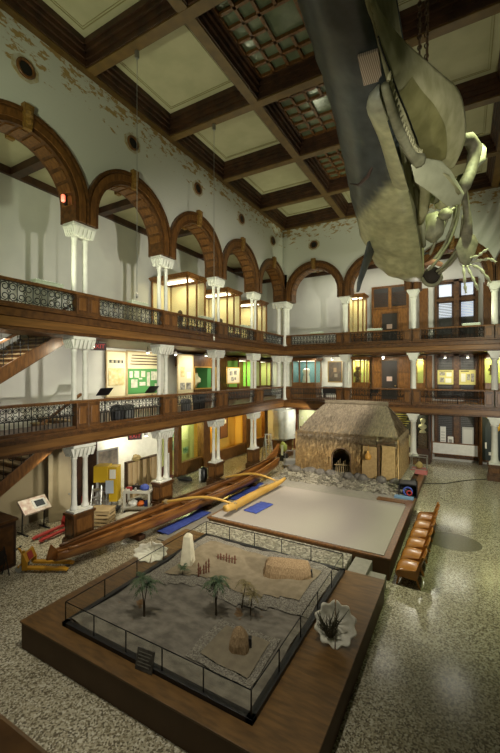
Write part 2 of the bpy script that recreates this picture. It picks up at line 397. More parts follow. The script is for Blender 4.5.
for i in range(4):
    for j in range(6):
        x0, x1, y1, y0 = cx[i] + .44, cx[i + 1] - .44, cy[j] - .44, cy[j + 1] + .44
        if i == 1 and j > 0:
            g = MB().box(x0, x1, y0, y1, 17.07, 17.13).build('skylight_glass', skyglass, ceil)
            b = MB(); n = 6
            for k in range(n + 1):
                t = k / n; w = .05
                xx = x0 + (x1 - x0) * t; yy = y0 + (y1 - y0) * t
                mid = 2 < k < 4
                if mid:
                    for a0, a1 in ((0, 2 / n), (4 / n, 1)):
                        b.box(xx - w, xx + w, y0 + (y1 - y0) * a0, y0 + (y1 - y0) * a1, 16.96, 17.09)
                        b.box(x0 + (x1 - x0) * a0, x0 + (x1 - x0) * a1, yy - w, yy + w, 16.96, 17.09)
                else:
                    b.box(xx - w, xx + w, y0, y1, 16.96, 17.09); b.box(x0, x1, yy - w, yy + w, 16.96, 17.09)
            b.build('muntin', wood_m, g)
        else:
            b = MB()
            for e, w in ((.22, .02), (.30, .008)):
                b.box(x0 + e, x1 - e, y0 + e, y0 + e + w, 17.13, 17.148); b.box(x0 + e, x1 - e, y1 - e - w, y1 - e, 17.13, 17.148)
                b.box(x0 + e, x0 + e + w, y0 + e, y1 - e, 17.13, 17.148); b.box(x1 - e - w, x1 - e, y0 + e, y1 - e, 17.13, 17.148)
            b.build('stencil_border', linem, ceil)
# gallery ceiling timbers
tr = struct(MB().box(XO, XO + .16, -3, YO, 14.0, 14.3).box(XO, 8, YO - .16, YO, 14.0, 14.3).build('trim_gallery', wood_d))
for y in YS: MB().box(XO + .16, XL, y - .18, y + .18, 14.0, 14.32).build('cross_beam', wood_d, tr)
for x in XS: MB().box(x - .18, x + .18, YB, YO - .16, 14.0, 14.32).build('cross_beam', wood_d, tr)

# balcony floors with moulded fascias
def balcony(name, s, f):
    b = MB()
    b.box(-13.4, XL + .25, -3, 10.0, s + .06, f); b.box(XO, XL + .25, 10.0, YO, s + .06, f); b.box(XO, XL, -3, .5, s + .06, f)
    b.box(XL + .25, 8, YB - .25, YO, s + .06, f)
    o = struct(b.build(name, wood))
    xa = XL + .25; ya = YB - .25
    for k, (e, z0, z1) in enumerate(((.10, s, s + .10), (.17, s + .10, s + .38), (.24, s + .38, f - .06), (.34, f - .06, f + .03))):
        MB().box(xa - .02, xa + e, -3, ya - e, z0, z1).box(xa - .02, 8, ya - e, ya + .02, z0, z1).build('fascia', (wood, fasc_w, wood, wood)[k], o, bevel=.015)
    return o
balcony('floor_lower_balcony', S1, F1)
balcony('floor_upper_balcony', S2, F2)

# ------------------------------------------------------------------ columns
def shaft(b, x, y, z0, z1, r):
    b.lathe([(r * 1.5, z0), (r * 1.5, z0 + .08), (r * 1.15, z0 + .14), (r * 1.08, z0 + .2), (r, z0 + .4), (r * .92, z1 - .12), (r * 1.15, z1 - .1), (r * 1.15, z1 - .04), (r * .95, z1)], x, y, 14)
def column(label, x, y, z0, z1, offs, along, ped, cat='column', group=None, r=.105, carved=True):
    t = thing('column', label, 'column', (x, y, z0), 0, group)
    zz = 0; H = z1 - z0
    hx, hy = (.25, .40) if along == 'y' else (.40, .25)
    if len(offs) == 1: hx = hy = .30
    if len(offs) > 2: hx = hy = .55
    if ped:
        p = MB().box(-hx, hx, -hy, hy, 0, ped).build('pedestal', wood, t, bevel=.012)
        q = MB().box(-hx - .07, hx + .07, -hy - .07, hy + .07, 0, .28).box(-hx - .05, hx + .05, -hy - .05, hy + .05, ped - .1, ped)
        q.box(-hx - .04, hx + .04, -hy - .04, hy + .04, .28, .36); q.build('moulding', wood, p, bevel=.012)
        MB().box(-hx + .1, hx - .1, -hy - .015, hy + .015, .46, ped - .2).box(-hx - .015, hx + .015, -hy + .1, hy - .1, .46, ped - .2).build('raised_panel', wood_m, p, bevel=.01)
        zz = ped
        MB().box(-hx + .02, hx - .02, -hy + .02, hy - .02, zz, zz + .07).build('plinth', white, t, bevel=.01); zz += .07
    caph = .42
    for ox, oy in offs:
        b = MB(); shaft(b, ox, oy, zz, H - caph, r); b.build('shaft', white, t, smooth=True)
    b = MB()
    b.frus(0, 0, H - caph, H - .1, hx * .62, hy * .80, hx * 1.0, hy * 1.0).box(-hx - .05, hx + .05, -hy - .05, hy + .05, H - .1, H)
    if carved:
        for a in range(5):
            tt = -1 + a * .5
            b.frus(hx * .85, hy * .8 * tt, H - caph, H - .12, .05, hy * .12, .16, hy * .17)
            b.frus(hx * .8 * tt, -hy * .85, H - caph, H - .12, hx * .12, .05, hx * .17, .16)
    b.build('capital', white, t, bevel=.01)
    return t
pair_y = [(0, -.22), (0, .22)]; one = [(0, 0)]
LV = [('ground storey', 0, S1), ('lower balcony', F1, S2), ('upper balcony', F2, CAP3)]
near = ['at the corner', 'next to the corner', 'by the golden glass cases', 'by the tool cart', 'by the pallet jacks', 'by the stair foot']
for k in range(1, 5):
    for n, (nm, z0, z1) in enumerate(LV):
        ex = {0: ['', 'behind the canoe stern', 'behind the near outrigger boom', 'beside the tool cart', 'beside the red pallet jack'][k] + ' with a wooden pedestal',
              1: 'behind the iron railing under the upper floor', 2: 'carrying the wooden arches'}[n]
        lab = 'paired white columns on the %s, %s from the hall corner, %s' % (nm, ORD[k - 1], ex)
        column(lab, XL, YS[k], z0, z1, pair_y, 'y', 1.2 if n == 0 else 0, group='paired columns of the side arcade', r=.092)
for n, (nm, z0, z1) in enumerate(LV):
    column('cluster of four white columns at the hall corner on the %s' % nm, XL + .15, YB - .1, z0, z1,
           [(.36, -.30), (.36, .16), (-.12, -.36), (.0, .2)], 'y', 1.2 if n == 0 else 0, group='corner column clusters', r=.15)
    for k, x in enumerate(XS[:3]):
        lab = 'single white column of the end arcade on the %s, %s' % (nm, ['first after the corner', 'beside the tall window', 'near the right edge beyond the window'][k])
        column(lab, x, YB, z0, z1, one, 'x', (.9 if n == 0 else 0), group='single columns of the end arcade', r=.17, carved=False)

# wooden arches with soffit and keystone
def make_arch(H):
    t = thing('wooden_arch', 'arch', 'arch')
    def ring(ri, ro, y0, y1, clampR):
        n = 28; A = []; B = []
        pts = [(H - .02 if False else ri, CAP3 - ZC)]
        inn = []; out = []
        lim = H - .001
        inn.append((ri, CAP3 - ZC)); out.append((min(ro, lim), CAP3 - ZC))
        for i in range(n + 1):
            a = PI * i / n; inn.append((ri * math.cos(a), ri * math.sin(a)))
            c, s_ = ro * math.cos(a), ro * math.sin(a)
            if abs(c) > lim:
                c = math.copysign(lim, c)
            out.append((c, s_))
        inn.append((-ri, CAP3 - ZC)); out.append((-min(ro, lim), CAP3 - ZC))
        b = MB()
        b.grid([[(p[0], y0, p[1] + ZC) for p in q] for q in (inn, out)])
        b.grid([[(p[0], y1, p[1] + ZC) for p in q] for q in (inn, out)])
        b.grid([[(p[0], y, p[1] + ZC) for p in inn] for y in (y0, y1)])
        b.grid([[(p[0], y, p[1] + ZC) for p in out] for y in (y0, y1)])
        for q in (0, -1):
            b.add([(inn[q][0], y0, inn[q][1] + ZC), (out[q][0], y0, out[q][1] + ZC), (out[q][0], y1, out[q][1] + ZC), (inn[q][0], y1, inn[q][1] + ZC)], [(0, 1, 2, 3)])
        return b
    ring(RI, RO, -.42, .42, H).build('archivolt', wood, t)
    ring(RI + .14, RO - .16, -.46, .46, H).build('face_moulding', wood_m, t)
    ring(RO - .10, RO, -.50, .50, H).build('outer_moulding', wood, t)
    b = MB()
    for i in range(13):
        a = PI * (i + .5) / 13; da = PI / 13 * .36; r = RI - .035
        p = []
        for rr in (r, RI + .03):
            for aa, w in ((a - da, -.28), (a + da, -.28), (a + da, .28), (a - da, .28)):
                p.append((rr * math.cos(aa), w, rr * math.sin(aa) + ZC))
        b.add(p, [(3, 2, 1, 0), (4, 5, 6, 7), (0, 1, 5, 4), (1, 2, 6, 5), (2, 3, 7, 6), (3, 0, 4, 7)])
    b.build('soffit_panels', wood_m, t)
    for s_ in (-1, 1):
        k = MB()
        k.add([(-.11, s_ * .4, ZC + RI - .06), (.11, s_ * .4, ZC + RI - .06), (.15, s_ * .4, ZC + RO + .14), (-.15, s_ * .4, ZC + RO + .14),
               (-.11, s_ * .54, ZC + RI - .06), (.11, s_ * .54, ZC + RI - .06), (.15, s_ * .58, ZC + RO + .14), (-.15, s_ * .58, ZC + RO + .14)],
              [(3, 2, 1, 0), (4, 5, 6, 7), (0, 1, 5, 4), (1, 2, 6, 5), (2, 3, 7, 6), (3, 0, 4, 7)])
        k.blob((0, s_ * .57, ZC + RO - .1), .13, .08, .2, 8, 6, .2)
        k.blob((0, s_ * .55, ZC + RI + .2), .10, .07, .14, 8, 6, .2)
        k.build('keystone', keyw, t)
    return t
arch0 = make_arch(BAY / 2)
first = True
def put_arch(x, y, rz, lab):
    global first
    g = 'wooden arches of the two arcades'
    if first:
        arch0.location = (x, y, 0); arch0.rotation_euler = (0, 0, rz); tag(arch0, lab, 'arch', g); first = False
    else: copy_tree(arch0, (x, y, 0), rz, lab, g)
for k, (y, h) in enumerate(SB[:6]):
    put_arch(XL, y, PI / 2, 'dark wooden arch of the side arcade with carved keystone, %s from the hall corner' % ORD[k])
for k, (x, h) in enumerate(EB):
    put_arch(x, YB, 0, 'dark wooden arch of the end arcade with carved keystone, %s from the hall corner' % ORD[k])
# piers in the wall between corner and first end arch
struct(MB().box(XL - .3, -11.15, YB - .35, YB + .3, CAP3, 13.2).build('wall_corner_pier', wood))

# round ventilators in the spandrel wall
def make_vent():
    t = thing('wall_ventilator', 'v', 'vent')
    n = 8; R = .38
    b = MB().prism([(R * 1.15 * math.cos(2 * PI * (k + .5) / n), -.37, R * math.sin(2 * PI * (k + .5) / n)) for k in range(n)], (0, .05, 0))
    b.build('mount_board', M('worn_board', (.40, .30, .13), .8, c2=(.55, .52, .42), scale=5), t)
    b = MB()
    b.tube([(.24 * math.cos(2 * PI * k / 20), -.39, .24 * math.sin(2 * PI * k / 20)) for k in range(20)], .05, 6, close=True)
    b.build('rim', wood_m, t, smooth=True)
    MB().prism([(.23 * math.cos(2 * PI * k / 20), -.375, .23 * math.sin(2 * PI * k / 20)) for k in range(20)], (0, -.012, 0)).build('opening_shade', black, t)  # flat black disc painted for the shade inside the vent
    return t
v0 = make_vent()
for k in range(6):
    lab = 'round dark ventilator in the peeling wall above the %s side arch from the corner' % ORD[k]
    if k == 0: v0.location = (XL, SB[0][0], 15.15); v0.rotation_euler = (0, 0, PI / 2); tag(v0, lab, 'vent', 'wall ventilators')
    else: copy_tree(v0, (XL, SB[k][0], 15.15), PI / 2, lab)
copy_tree(v0, (-9.1, YB, 15.0), 0, 'round dark ventilator in the end wall above the first arch', 'wall ventilators')

# ------------------------------------------------------------------ railings
def scrolls(b, x0, x1, z0, z1, mod=.42, r=.014):
    n = max(1, round((x1 - x0) / mod)); w = (x1 - x0) / n; h = z1 - z0
    for i in range(n):
        c = x0 + w * (i + .5)
        b.tube([(c - w / 2, 0, z0), (c - w / 2, 0, z1)], r * 1.2, 4)
        for sx in (-1, 1):
            for sz, k in ((1, .27), (-1, .27)):
                cx_, cz_ = c + sx * w * .24, (z0 + z1) / 2 + sz * h * .24
                p = []
                for j in range(11):
                    a = j / 10 * 2.6 * PI; rr = h * .23 * (1 - .62 * j / 10)
                    p.append((cx_ + sx * rr * .95 * math.cos(a), 0, cz_ + sz * rr * math.sin(a)))
                b.tube(p, r, 4)
        b.tube([(c - w * .1, 0, z0 + h * .5), (c, 0, z0 + h * .62), (c + w * .1, 0, z0 + h * .5), (c, 0, z0 + h * .38)], r, 4, close=True)
        b.tube([(c, 0, z0), (c, 0, z0 + h * .36)], r, 4); b.tube([(c, 0, z0 + h * .64), (c, 0, z1)], r, 4)
def make_rail(L, h, pickets, name):
    t = thing('balcony_railing', name, 'railing')
    pw = .46
    MB().box(0, L, -.11, .11, h - .09, h).box(0, L, -.14, .14, h - .045, h - .015).build('handrail', wood_m, t, bevel=.012)
    MB().box(0, L, -.07, .07, 0.03, .12).build('bottom_rail', wood, t)
    for a, e in ((0, 1), (L, -1)):
        p = MB().box(min(a, a + e * pw), max(a, a + e * pw), -.13, .13, .0, h - .09).build('post', wood, t, bevel=.01)
        MB().box(min(a + e * .1, a + e * (pw - .08)), max(a + e * .1, a + e * (pw - .08)), -.15, .15, .18, h - .2).build('post_panel', wood_m, p, bevel=.012)
    x0, x1 = pw, L - pw
    b = MB()
    if pickets:
        zm = .12 + (h - .21) * .46
        b.tube([(x0, 0, zm), (x1, 0, zm)], .018, 4)
        scrolls(b, x0, x1, zm, h - .09, .38, .013)
        b.build('ironwork', iron, t)
        n = int((x1 - x0) / .13); q = MB()
        for i in range(1, n): q.box(x0 + (x1 - x0) * i / n - .011, x0 + (x1 - x0) * i / n + .011, -.011, .011, .12, zm)
        q.build('baluster_screen', iron, t)
    else:
        scrolls(b, x0, x1, .12, h - .09, .44, .017)
        zm = (.12 + h - .09) / 2
        b.build('ironwork', iron, t)
    return t
ru = make_rail(BAY, R2 - F2, False, 'r'); rl = make_rail(BAY, R1 - F1, True, 'r')
fu = fl = True
def put_rail(pr, is_first, loc, rz, lab, g):
    if is_first: pr.location = loc; pr.rotation_euler = (0, 0, rz); tag(pr, lab, 'railing', g)
    else: copy_tree(pr, loc, rz, lab, g)
xr, yr = XL + .36, YB - .36
for k in range(5):
    y0 = YS[k + 1] if k else YS[1]
    put_rail(ru, k == 0, (xr, YS[k + 1], F2), PI / 2, 'upper balcony railing of scrolled black iron in wood, %s side bay from the corner' % ORD[k], 'upper balcony railings')
    put_rail(rl, k == 0, (xr, YS[k + 1], F1), PI / 2, 'lower balcony railing with iron scrolls over balusters, %s side bay from the corner' % ORD[k], 'lower balcony railings')
for k, x in enumerate([-11.25, -7.0, -2.75, 1.5]):
    put_rail(ru, False, (x, yr, F2), 0, 'upper balcony railing along the end wall, %s bay from the corner' % ORD[k], 'upper balcony railings')
    put_rail(rl, False, (x, yr, F1), 0, 'lower balcony railing along the end wall, %s bay from the corner' % ORD[k], 'lower balcony railings')
# the rail of the front balcony, in front of the viewer
t = thing('balcony_handrail', 'broad brown wooden handrail crossing the bottom corner of the photo', 'railing', (-1, .42, F1))
MB().box(-7, 3.0, -.13, .13, .89, .97).build('handrail', wood_l, t, bevel=.015)
MB().box(-7, 3.0, -.06, .06, 0, .12).build('bottom_rail', wood, t)
b = MB(); scrolls(b, -7, 3.0, .12, .89, .42, .014); b.build('ironwork', iron, t)
struct(MB().box(XL, 6, -3, .55, S1, F1).build('floor_front_balcony', wood))

# uplight troughs on the upper rail
def make_up():
    t = thing('uplight', 'u', 'lamp')
    MB().box(-.45, .45, -.12, .12, 0, .10).box(-.48, .48, -.15, .15, .08, .12).build('trough', M('lamp_housing', (.55, .62, .48), .4), t, bevel=.01)
    MB().box(-.42, .42, -.09, .09, .115, .135).build('lens', e_up, t)
    return t
u0 = make_up(); ups = [(xr, 7.2, PI / 2), (xr, 11.0, PI / 2), (xr, 15.6, PI / 2), (xr, 19.6, PI / 2), (-8.9, yr, 0), (-5.0, yr, 0), (.35, yr, 0)]
ul = ['on the side railing above the stair', 'on the side railing between the two nearest columns', 'on the side railing before the first tall case', 'on the side railing before the second tall case',
      'on the end railing before the white niche', 'on the end railing before the panelled doorway', 'on the end railing below the tall windows']
for k, (x, y, r) in enumerate(ups):
    if k == 0: u0.location = (x, y, R2); u0.rotation_euler = (0, 0, r); tag(u0, 'pale uplight trough ' + ul[k], 'lamp', 'uplight troughs on the upper rail')
    else: copy_tree(u0, (x, y, R2), r, 'pale uplight trough ' + ul[k])
    lamp('uplight_lamp', 'AREA', (x, y, R2 + .15), 42, (.98, 1, .66), (x + .8 * (r != 0), y - .8 * (r == 0), 17), .8, .2)


# ------------------------------------------------------------------ stairs in the side gallery
def stair(z0, z1, y0, y1, lab, wallname):
    t = thing('staircase', lab, 'stairs', (-14.7, y0, z0), 0, 'gallery stairs')
    n = 22; xa, xb = -1.25, 1.15
    st = MB(); sr = MB()
    for i in range(n):
        ya = (y1 - y0) * i / n; yb = (y1 - y0) * (i + 1) / n; z = (z1 - z0) * (i + 1) / n
        st.box(xa, xb, ya - .04, yb, z - .05, z); sr.box(xa, xb, ya, ya + .03, z - (z1 - z0) / n, z - .05)
    st.build('treads', tan, t); sr.build('risers', wood_m, t)
    L = y1 - y0; H = z1 - z0
    MB().prism([(xb, 0, -.15), (xb, 0, .22), (xb, L, H + .22), (xb, L, H - .22), (xb, .35, -.15)], (.09, 0, 0)).build('stringer', wood_m, t, bevel=.01)
    MB().prism([(xa, .3, -.1), (xb, .3, -.1), (xb, L, H - .25), (xa, L, H - .25)], (0, .02, -.06)).build('soffit', wood, t)
    b = MB()
    for i in range(1, n, 1):
        y = L * i / n; z = H * i / n
        b.tube([(xb + .04, y, z + .2), (xb + .04, y, z + 1.0)], .014, 4)
        if i % 2:
            b.tube([(xb + .04, y + .13 * math.cos(a * PI / 5), z + .7 + .12 * math.sin(a * PI / 5)) for a in range(10)], .013, 4, close=True)
    b.build('balustrade', iron, t)
    MB().prism([(xb - .02, -.2, .92), (xb - .02, -.2, 1.02), (xb - .02, L, H + 1.1), (xb - .02, L, H + 1.0)], (.12, 0, 0)).build('handrail', wood_m, t, bevel=.01)
    MB().box(xb - .05, xb + .17, -.3, -.08, 0, 1.2).build('newel', wood, t, bevel=.01)
    return t
stair(0, F1, 3.4, 9.9, 'wooden staircase rising from the hall floor behind the dark cabinet', 'wall_stair_lower')
stair(F1, F2, 3.9, 10.0, 'wooden staircase rising from the lower balcony to the upper balcony above white wall', 'wall_stair_upper')
struct(MB().box(-15.4, -15.2, 2.0, 10.1, 0, S1).build('wall_under_stair', M('drab_wall', (.22, .18, .11), .8)))

# ------------------------------------------------------------------ display cases
def frame_box(x0, x1, y0, y1, z0, z1, w):
    b = MB()
    for x in (x0, x1 - w):
        for y in (y0, y1 - w): b.box(x, x + w, y, y + w, z0, z1)
    for z in (z0, z1 - w):
        b.box(x0, x1, y0, y0 + w, z, z + w).box(x0, x1, y1 - w, y1, z, z + w).box(x0, x0 + w, y0, y1, z, z + w).box(x1 - w, x1, y0, y1, z, z + w)
    return b
def case(lab, x0, x1, y0, y1, z0, z1, backs, inner=cream, energy=25, col=(1, .88, .45), fr=wood_l, mull=(), base=.6, name='display_case', group=None, tube=True, topc=.16):
    cx_, cy_ = (x0 + x1) / 2, (y0 + y1) / 2
    t = thing(name, lab, 'display case', (cx_, cy_, z0), 0, group)
    a, b2, h = (x1 - x0) / 2, (y1 - y0) / 2, z1 - z0
    if base: MB().box(-a, a, -b2, b2, 0, base).box(-a - .03, a + .03, -b2 - .03, b2 + .03, 0, .12).build('base_cabinet', fr, t, bevel=.01)
    f = frame_box(-a, a, -b2, b2, base, h - topc, .09)
    for ax, pos in mull:
        if ax == 'x': f.box(pos * a - .05, pos * a + .05, -b2, -b2 + .07, base, h - topc)
        else: f.box(a - .07, a, pos * b2 - .05, pos * b2 + .05, base, h - topc)
    f.build('frame', fr, t, bevel=.008)
    MB().box(-a - .07, a + .07, -b2 - .07, b2 + .07, h - topc, h - topc + .08).box(-a - .11, a + .11, -b2 - .11, b2 + .11, h - topc + .08, h).build('cornice', fr, t, bevel=.01)
    for s in ('-x', '+x', '-y', '+y'):
        q = {'-x': (-a + .02, -a + .05, -b2 + .06, b2 - .06), '+x': (a - .05, a - .02, -b2 + .06, b2 - .06), '-y': (-a + .06, a - .06, -b2 + .02, -b2 + .05), '+y': (-a + .06, a - .06, b2 - .05, b2 - .02)}[s]
        MB().box(*q, base, h - topc).build('back_panel' if s in backs else 'glass_pane', inner if s in backs else gls, t)
    MB().box(-a + .06, a - .06, -b2 + .06, b2 - .06, base, base + .03).build('case_floor', inner, t)
    if tube:
        MB().box(-a * .7, a * .7, -b2 * .25, b2 * .25, h - topc - .09, h - topc - .04).build('lamp_strip', e_tube, t)
    if energy:
        l = lamp('case_lamp', 'AREA', (cx_, cy_, z1 - topc - .12), energy, col, (cx_, cy_, z0), min(a * 1.4, 1.2), min(b2 * .8, .6))
    return t
def carving(lab, x, y, z, h, mat, cat='carving', group=None, name='carved_figure'):
    b = MB().lathe([(h * .16, 0), (h * .18, h * .05), (h * .12, h * .1), (h * .09, h * .3), (h * .15, h * .42), (h * .16, h * .6), (h * .07, h * .7), (h * .13, h * .8), (h * .12, h * .92), (h * .04, h)], 0, 0, 10)
    b.blob((-h * .17, -h * .02, h * .5), h * .05, h * .05, h * .15, 6, 5, .05).blob((h * .17, -h * .02, h * .5), h * .05, h * .05, h * .15, 6, 5, .05)
    o = b.build(name, mat, None, True); o.location = (x, y, z)
    return tag(o, lab, cat, group)
dk = M('aged_carving_wood', (.07, .04, .02), .5, c2=(.12, .07, .03), scale=8)
G3 = 'tall lit cases on the upper balcony'
case('tall golden wood display case on the upper balcony, the largest and nearest', -15.9, -13.2, 16.3, 18.0, F2, 11.6, ('-x', '+y'), cream, 34, mull=(('y', 0),), group=G3)
case('tall golden wood display case on the upper balcony, second from the nearest', -15.9, -13.2, 20.3, 22.0, F2, 11.55, ('-x', '+y'), cream, 34, mull=(('y', 0),), group=G3)
case('tall golden wood display case on the upper balcony, farthest of the three by the corner', -15.9, -13.2, 24.3, 25.9, F2, 11.5, ('-x', '+y'), cream, 30, mull=(('y', 0),), group=G3)
case('slim golden wood display case on the upper balcony beside the panelled doorway', -7.45, -6.35, 27.8, 29.0, F2, 11.85, ('-x', '+y'), cream, 14, mull=(('x', .3),), base=.9)
for k, (x, y) in enumerate(((-14.4, 17.1), (-14.2, 21.0), (-14.3, 25.0))):
    carving('dark carved figure inside the %s tall upper case' % ('nearest', 'second', 'farthest')[k], x, y, F2 + .64, 1.1, dk, group='carvings in the tall cases')
# panelled doorway, upper balcony and lower balcony
def doorway(lab, x0, x1, y, z0, z1, d0, d1, dz, louv, n):
    t = thing('panelled_doorway', lab, 'doorway', ((x0 + x1) / 2, y, z0), 0, 'panelled doorways of the end wall')
    a = (x1 - x0) / 2; h = z1 - z0; c = (x0 + x1) / 2
    b = MB()
    w = .21; k = int(2 * a / w)
    for i in range(k): b.box(-a + i * 2 * a / k + .006, -a + (i + 1) * 2 * a / k - .006, 0, .3, 0, h)
    b.box(-a, a, .02, .38, 0, h)
    b.build('boarding', wood_l, t)
    MB().box(-a - .06, a + .06, -.06, .05, h - .1, h).box(-a - .06, a + .06, -.04, .05, h * .62, h * .62 + .09).box(-a - .05, -a + .08, -.04, .05, 0, h).box(a - .08, a + .05, -.04, .05, 0, h).build('casing', wood_m, t, bevel=.01)
    if louv:
        for s in (-1, 1):
            q = MB().box(s * a * .5 - a * .4, s * a * .5 + a * .4, -.045, .0, h * .66, h - .16)
            lo = q.build('louvre', slatm, t)
            q = MB()
            for i in range(9): q.box(s * a * .5 - a * .38, s * a * .5 + a * .38, -.065, -.03, h * .67 + i * .115, h * .67 + i * .115 + .05)
            q.build('louvre_slat', wood_d, lo)
    dd = struct(MB().box(d0 - c, d1 - c, -.05, .02, .02, dz - z0).build('door_%d' % n, doorm)); dd.parent = t; del dd['kind']; dd.name = 'door'
    MB().box(d0 - c - .1, d0 - c, -.08, .02, 0, dz - z0).box(d1 - c, d1 - c + .1, -.08, .02, 0, dz - z0).box(d0 - c - .1, d1 - c + .1, -.08, .02, dz - z0, dz - z0 + .12).build('door_frame', wood_m, t, bevel=.01)
    MB().box((d0 + d1) / 2 - c - .19, (d0 + d1) / 2 - c + .19, -.07, -.05, 1.35, 1.68).build('notice', M('pink_notice', (.62, .45, .38), .7), dd)
    MB().blob((d1 - c - .12, -.1, 1.0), .05, .05, .05).build('knob', gold, dd, True)
    return t
doorway('tall golden panelled doorway with two dark louvres on the upper balcony', -6.0, -3.5, 29.2, F2, 12.5, -5.3, -4.25, 10.45, True, 1)
doorway('golden panelled doorway with dark door and notice on the lower balcony', -6.0, -3.3, 29.2, F1, S2, -5.3, -4.25, 6.97, False, 2)

# windows of the end wall
def window(n, z0, z1, ztop, posters):
    t = struct(MB().box(-1.8, -1.66, 29.38, 29.6, z0, z1).box(.66, .82, 29.38, 29.6, z0, z1).box(-.62, -.30, 29.36, 29.6, z0, z1).box(-1.8, .82, 29.36, 29.6, z1 - .16, z1).box(-1.8, .82, 29.40, 29.6, z0, z0 + .14).build('window_%d' % n, wood))
    for xa, xb in ((-1.66, -.62), (-.30, .66)):
        if ztop:
            MB().box(xa, xb, 29.40, 29.58, ztop - .12, ztop + .08).build('transom', wood, t)
            f = frame_box(xa, xb, 29.46, 29.55, ztop + .08, z1 - .16, .13).build('sash', wood_d, t)
            MB().box(xa + .1, xb - .1, 29.50, 29.53, ztop + .15, z1 - .25).build('pane', e_win, f)
            zl = ztop - .12
            f = frame_box(xa, xb, 29.46, 29.55, z0 + .14, zl, .12).build('sash', wood_d, t)
            zm = z0 + .14 + (zl - z0) * .48
            MB().box(xa + .1, xb - .1, 29.50, 29.53, zm + .05, zl - .1).build('pane', e_win, f)
            MB().box(xa + .02, xb - .02, 29.47, 29.56, z0 + .2, zm + .05).build('lower_sash', slatm, f)
            b = MB()
            for i in range(9): b.box(xa + .1, xb - .1, 29.475, 29.495, zm + .08 + i * (zl - zm - .2) / 9, zm + .08 + i * (zl - zm - .2) / 9 + (.04 if xa < -1 else .015))
            b.build('blind_slat', M('grey_blind', (.16, .16, .20), .5), f)
        else:
            f = frame_box(xa, xb, 29.46, 29.55, z0 + .14, z1 - .16, .1).build('sash', wood_d, t)
            MB().box(xa + .05, xb - .05, 29.52, 29.56, z0 + .15, z1 - .2).build('shutter', slatm, f)
            b = MB()
            for i in range(24):
                zz = z0 + .2 + i * (z1 - z0 - .45) / 24; b.box(xa + .1, xb - .1, 29.49, 29.53, zz, zz + .05)
            b.build('shutter_slat', M('shutter_grey', (.07, .07, .075), .45), f)
    return t
window(1, 8.5, 12.5, 11.15, False); window(2, F1 + .1, S2 + .1, None, True); window(3, .2, 3.6, None, True)
struct(MB().box(-2.75, -2.2, 29.0, 29.6, F2, 12.0).box(1.1, 1.75, 29.0, 29.6, F2, 12.0).box(-2.3, -1.95, 29.1, 29.6, 0, S2).box(.85, 1.05, 29.1, 29.6, 0, S2).build('trim_end_pilasters', wood_m))

def board(name, lab, cat, plane, fx, a0, a1, z0, z1, mat, group=None, frame=None, th=.04):
    """a flat panel standing on a plane: plane 'x' faces +x, plane 'y' faces -y"""
    c = ((fx, (a0 + a1) / 2, z0) if plane == 'x' else ((a0 + a1) / 2, fx, z0)); w = (a1 - a0) / 2; h = z1 - z0
    t = thing(name, lab, cat, c, PI / 2 if plane == 'x' else 0, group)
    MB().box(-w, w, -th, 0, 0, h).build('panel', mat, t)
    if frame:
        f = MB(); e = .07
        f.box(-w - e, -w, -th - .02, .0, -e, h + e).box(w, w + e, -th - .02, 0, -e, h + e).box(-w, w, -th - .02, 0, -e, 0).box(-w, w, -th - .02, 0, h, h + e).build('frame', frame, t, bevel=.008)
    return t
def bits(t, items, th=.04, pname='print'):
    for (a0, a1, z0, z1, m) in items:
        MB().box(a0, a1, -th - .012, -th + .005, z0, z1).build(pname, m, t)
ybrown = M('ochre_print', (.55, .42, .16), .7, c2=(.72, .62, .36), scale=5)
# posters in the lower balcony window and the ground-floor window
pw = M('yellow_poster', (.66, .60, .22), .7)
for k, (a0, a1) in enumerate(((-1.62, -.64), (-.30, .66))):
    t = board('poster', 'yellow poster in the lower balcony window, %s pane' % ('first', 'second')[k], 'poster', 'y', 29.44, a0, a1, 5.28, 6.28, pw, 'yellow window posters')
    bits(t, [(-.36, -.02, .62, .85, photo_m), (.06, .38, .55, .82, paper), (-.34, -.08, .15, .48, photo_m), (.0, .36, .12, .42, paper), (-.38, .38, .90, .93, black)] if k == 0 else
         [(-.38, .1, .88, .94, black), (-.36, -.1, .2, .75, paper), (-.02, .16, .3, .7, photo_m), (.22, .4, .2, .75, photo_m)])
t = board('notice_board', 'tall white notice in the ground-floor window, beside the small framed one', 'notice', 'y', 29.42, -1.45, -1.1, 1.15, 2.35, paper, 'ground window notices'); bits(t, [(-.12, .12, .2, .24, grey), (-.12, .12, .4, .44, grey), (-.12, .12, .6, .64, grey), (-.12, .12, .8, .84, grey)])
t = board('notice_board', 'small white framed notice low in the ground-floor window', 'notice', 'y', 29.42, -.98, -.64, 1.0, 1.7, paper, 'ground window notices', wood_d); bits(t, [(-.1, .1, .2, .5, photo_m)])
t = board('notice_board', 'large grey sheet in the second ground-floor window pane', 'notice', 'y', 29.42, -.12, .55, 1.05, 2.4, M('grey_sheet', (.45, .45, .42), .6), 'ground window notices'); bits(t, [(-.26, .26, .1, 1.2, M('pale_sheet', (.58, .58, .54), .6))])
board('white_screen', 'long white panel standing below the ground-floor windows', 'panel', 'y', 29.3, -1.9, .78, .5, 1.22, white, None, wood_m)
board('framed_picture', 'dark framed portrait on the white wall of the lower balcony', 'picture', 'y', 29.6, -9.5, -8.45, 5.4, 6.95, picd, None, gold)
bits(bpy.data.objects['framed_picture'], [(-.12, .12, .75, 1.1, M('painted_face', (.30, .20, .11), .6)), (-.05, .2, .35, .62, M('painted_collar', (.22, .19, .14), .6))])
